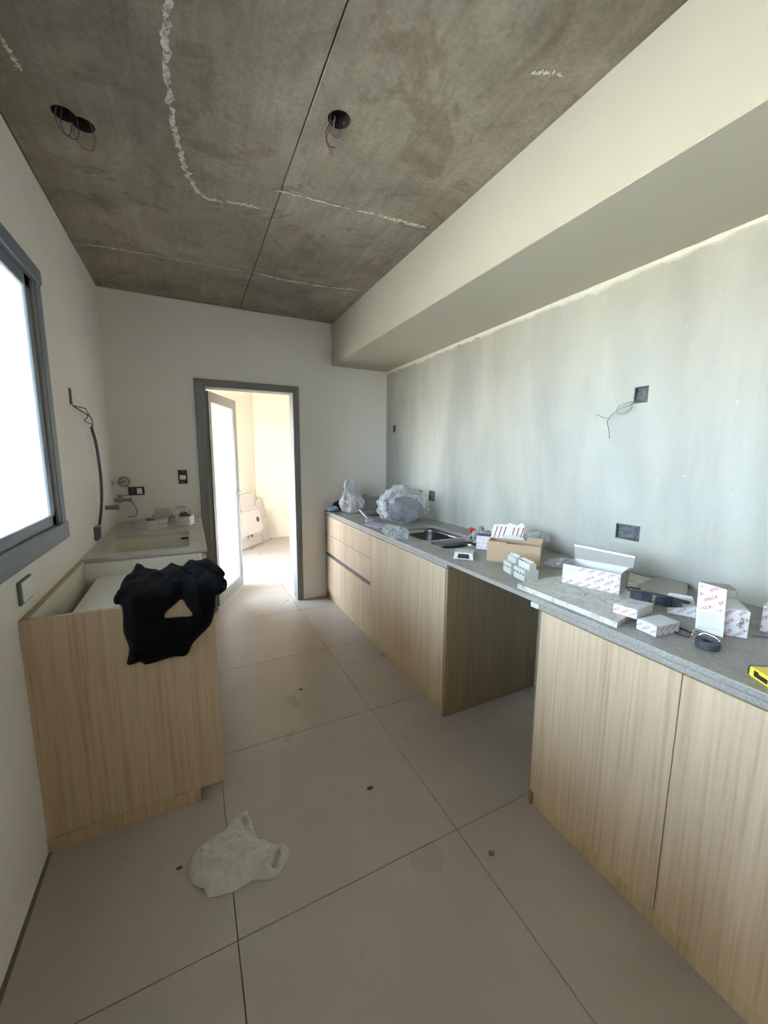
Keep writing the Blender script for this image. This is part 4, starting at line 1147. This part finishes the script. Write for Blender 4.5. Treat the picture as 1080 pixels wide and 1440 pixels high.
o = mk('dark_cloth', crumple((1.33, 3.69, CZ + .045), .065, .03, .045, 11, .3, 6, 4, floor=CZ + .001), M_cloth_dark, smooth=True, origin=(1.33, 3.69, CZ)); tagp(o, 'dark rag against the far wall', 'cloth')
o = mk('blue_cloth', crumple((1.235, 3.62, CZ + .024), .05, .05, .026, 12, .35, 7, 4, floor=CZ + .001), M_blue, smooth=True, origin=(1.235, 3.62, CZ)); tagp(o, 'light blue crumpled cloth on the far corner of the worktop', 'cloth')
pb = thing('packing_sheet', 'grey folded packing sheet standing in the corner between the two bags', 'sheet', (1.66, 3.60, CZ))
bm = new(); gr = {}
for i in range(15):
    for j in range(8):
        u = i / 14; v = j / 7; n = noise.noise(Vector((u * 5, v * 4, 3)))
        gr[i, j] = bm.verts.new((1.47 + .36 * u, 3.66 - .03 * n - .10 * (1 - v), CZ + .004 + (.115 + .035 * math.exp(-((u - .35) / .09) ** 2)) * v + .006 * n * v))
for i in range(14):
    for j in range(7): bm.faces.new((gr[i, j], gr[i + 1, j], gr[i + 1, j + 1], gr[i, j + 1]))
sh = mk('sheet', bm, mat('grey_foam_sheet', (.36, .39, .40), .7), pb, smooth=True)
md = sh.modifiers.new('s', 'SOLIDIFY'); md.thickness = .003
o = mk('dark_cloth', crumple((1.54, 3.26, CZ + .022), .11, .09, .024, 14, .35, 6, 4, floor=CZ + .001), mat('grey_cloth', (.10, .11, .12), .9), smooth=True, origin=(1.50, 3.34, CZ)); tagp(o, 'flat dark grey cloth between the upright bag and the big bag', 'cloth')
tb = thing('tool_rod', 'thin white handled tool resting on the worktop by the big bag', 'tool', (1.31, 2.93, CZ))
mk('rod', tube(new(), [(1.37, 3.28, CZ + .052), (1.31, 2.93, CZ + .014)], .006, 8), M_white, tb, smooth=True)
mk('head', B(1.275, 1.335, 2.89, 2.93, CZ + .001, CZ + .026, .004, 1), M_lav, tb)
o = mk('paper', poly_prism(new(), [(1.215, 2.80), (1.255, 2.62), (1.36, 2.66), (1.33, 2.86)], 2, CZ + .001, CZ + .010), M_lav, origin=(1.29, 2.72, CZ)); tagp(o, 'folded lavender papers on the worktop near its edge', 'paper')

# faucet in its wrapping
fc = thing('faucet', 'low chrome faucet in clear wrapping with a red cap, behind the small bowl', 'faucet', (1.70, 1.98, CZ + .0005))
bm = new(); cyl(bm, (1.715, 1.985, CZ + .0005), (0, 0, 1), .024, .012, 24); cyl(bm, (1.715, 1.985, CZ + .0125), (0, 0, 1), .018, .045, 20)
mk('base', bm, M_chrome, fc)
mk('spout', tube(new(), spline([(1.715, 1.985, CZ + .055), (1.70, 1.985, CZ + .085), (1.66, 1.97, CZ + .080), (1.59, 1.94, CZ + .040), (1.565, 1.925, CZ + .008)], 7), .010, 12), M_chrome, fc, smooth=True)
bm = new(); tube(bm, spline([(1.70, 2.03, CZ + .035), (1.655, 2.045, CZ + .065), (1.64, 2.03, CZ + .05)], 5), [.012, .014, .016, .018, .016, .014, .012, .012, .012, .012, .010][:11], 10)
mk('cap', bm, M_red, fc, smooth=True, label='red cap')
mk('wrapping', crumple((1.66, 1.92, CZ + .034), .085, .075, .038, 15, .35, 9, 5, floor=CZ + .001), M_bag_clear, fc, smooth=True)

# ================================================================== LEFT WORKTOP CARTONS
kA, kb, L_ = carton('small_carton', 'open white printed carton with a pinkish flap up, on the left worktop by the basin', 'box', (-.378, 3.305), (-.285, 3.205), .16, .070, lid='open', word_size=.010)
print_on(kb, (0, 0, 0), (1, 0, 0), (0, 0, 1), L_, .070, size=.012, gx=9, gy=9, ang=0, phase=(-.025, .022))
print_on(kb, (L_, 0, 0), (0, 1, 0), (0, 0, 1), .16, .070, size=.012, gx=.055, gy=.022)
flap(kA, [(-.02, .07), (L_ - .012, .07), (L_ - .004, .150), (-.028, .135)], .0015, mat('pinkish_card', (.58, .46, .38), .85), .158, R(-14), 'raised_flap')
flap(kA, [(.03, .065), (L_ - .01, .065), (L_, .095), (.05, .09)], .0015, M_card_in, .09, R(25), 'inner_flap')
kB, kb2, L_ = carton('small_carton', 'open white carton with dark contents, on the left worktop nearest the doorway', 'box', (-.118, 3.36), (-.022, 3.33), .11, .070, lid='open', word_size=.010)
print_on(kb2, (0, 0, 0), (1, 0, 0), (0, 0, 1), L_, .070, size=.012, gx=9, gy=9, ang=0, phase=(-.012, .022))
o = mk('contents', crumple((-.055, 3.40, CZ + .066), .036, .036, .028, 21, .3, 6, 4), M_chip); mk_ = o
bpy.data.objects.remove(o)
mk('contents', crumple((-.055, 3.40, CZ + .066), .036, .036, .028, 21, .3, 6, 4), M_chip, kB, smooth=True)
o = mk('plastic_wrap', crumple((-.22, 3.60, CZ + .036), .065, .055, .040, 22, .4, 8, 4, floor=CZ + .001), M_bag_clear, smooth=True, origin=(-.19, 3.56, CZ)); tagp(o, 'crumpled clear wrap between the two cartons on the left worktop', 'plastic wrap')
o = mk('plastic_wrap', crumple((-.075, 3.58, CZ + .06), .060, .045, .062, 23, .4, 8, 4, floor=CZ + .001), M_bag_clear, smooth=True, origin=(-.08, 3.57, CZ)); tagp(o, 'upright clear wrap behind the carton nearest the doorway', 'plastic wrap')
o = mk('printed_leaflet', poly_prism(new(), [(-.02, 3.50), (.05, 3.50), (.055, 3.68), (-.01, 3.68)], 2, CZ + .001, CZ + .006), mat('pink_paper', (.62, .48, .44), .8), origin=(.01, 3.6, CZ)); tagp(o, 'pinkish leaflet on the far end of the left worktop', 'paper')

# ================================================================== UTILITY ROOM THINGS
uc = thing('utility_cabinet', 'white cabinet end seen through the doorway on its right side', 'cabinet', (1.5, 4.8, 0))
mk('carcass', B(1.18, UX - .01, 4.35, 5.28, .0, .835, .003, 1), mat('utility_white', (.80, .77, .70), .6), uc)
mk('counter_slab', B(1.172, UX - .01, 4.34, 5.29, .8355, .855, .002, 1), M_stone_dusty, uc)
bm = new(); cyl(bm, (1.25, 5.2, .8555), (0, 0, 1), .012, .07, 12); mk('tap', bm, M_chrome, uc)
wdir = Vector((.636, .772, 0)).normalized(); wang = math.atan2(wdir.y, wdir.x)
LEAN = Matrix.Rotation(-math.asin(.15 / .83), 4, 'X')
P0 = Vector((.355, 5.782, 0))
t = thing('white_board', 'large pale board leaning in the next room, white sink propped on it', 'board', P0, wang)
b_ = B(0, 1.03, -.012, 0, .003, .83, .002, 1); b_.transform(LEAN); mk('board', b_, mat('board_white', (.58, .55, .54), .5), t, local=True)
P1 = P0 + wdir * 1.045
t = thing('grey_board', 'smaller pale board with a joint line, leaning at the right of the large one', 'board', P1, wang)
b_ = B(0, .225, -.012, 0, .003, .70, .002, 1); b_.transform(LEAN); mk('board', b_, mat('board_grey', (.56, .53, .51), .5), t, local=True)
b_ = B(0, .225, -.0145, -.0125, .40, .408); b_.transform(LEAN); mk('joint_strip', b_, M_card_in, t, local=True)
t2 = thing('spare_sink', 'white single bowl sink unit with a black drain propped against the large pale board', 'sink', P0 + wdir * .18 + Vector((.772, -.636, 0)) * .016, wang)
b_ = new(); box(b_, .0, .84, -.020, -.008, .14, .62, .004, 1); b_.transform(LEAN); mk('rim', b_, mat('sink_rim', (.62, .59, .57), .35), t2, local=True)
b_ = new(); poly_prism(b_, rrect(.05, .80, .20, .56, .06), 1, -.085, -.020)
bmesh.ops.bevel(b_, geom=[e_ for e_ in b_.edges], offset=.014, segments=3, affect='EDGES')
b_.transform(LEAN); mk('bowl', b_, mat('sink_white', (.66, .63, .62), .35), t2, local=True)
b_ = cyl(new(), (.70, -.0855, .40), (0, -1, 0), .042, .003, 20); b_.transform(LEAN); mk('drain_hole', b_, M_hole, t2, local=True)
for x, z in ((.10, .150), (.17, .150), (.42, .150), (.52, .150), (.20, .575), (.30, .575), (.36, .575)):
    b_ = B(x, x + .035, -.036, -.0205, z, z + .03, .002, 1); b_.transform(LEAN); mk('clip', b_, M_alu_light, t2, local=True)
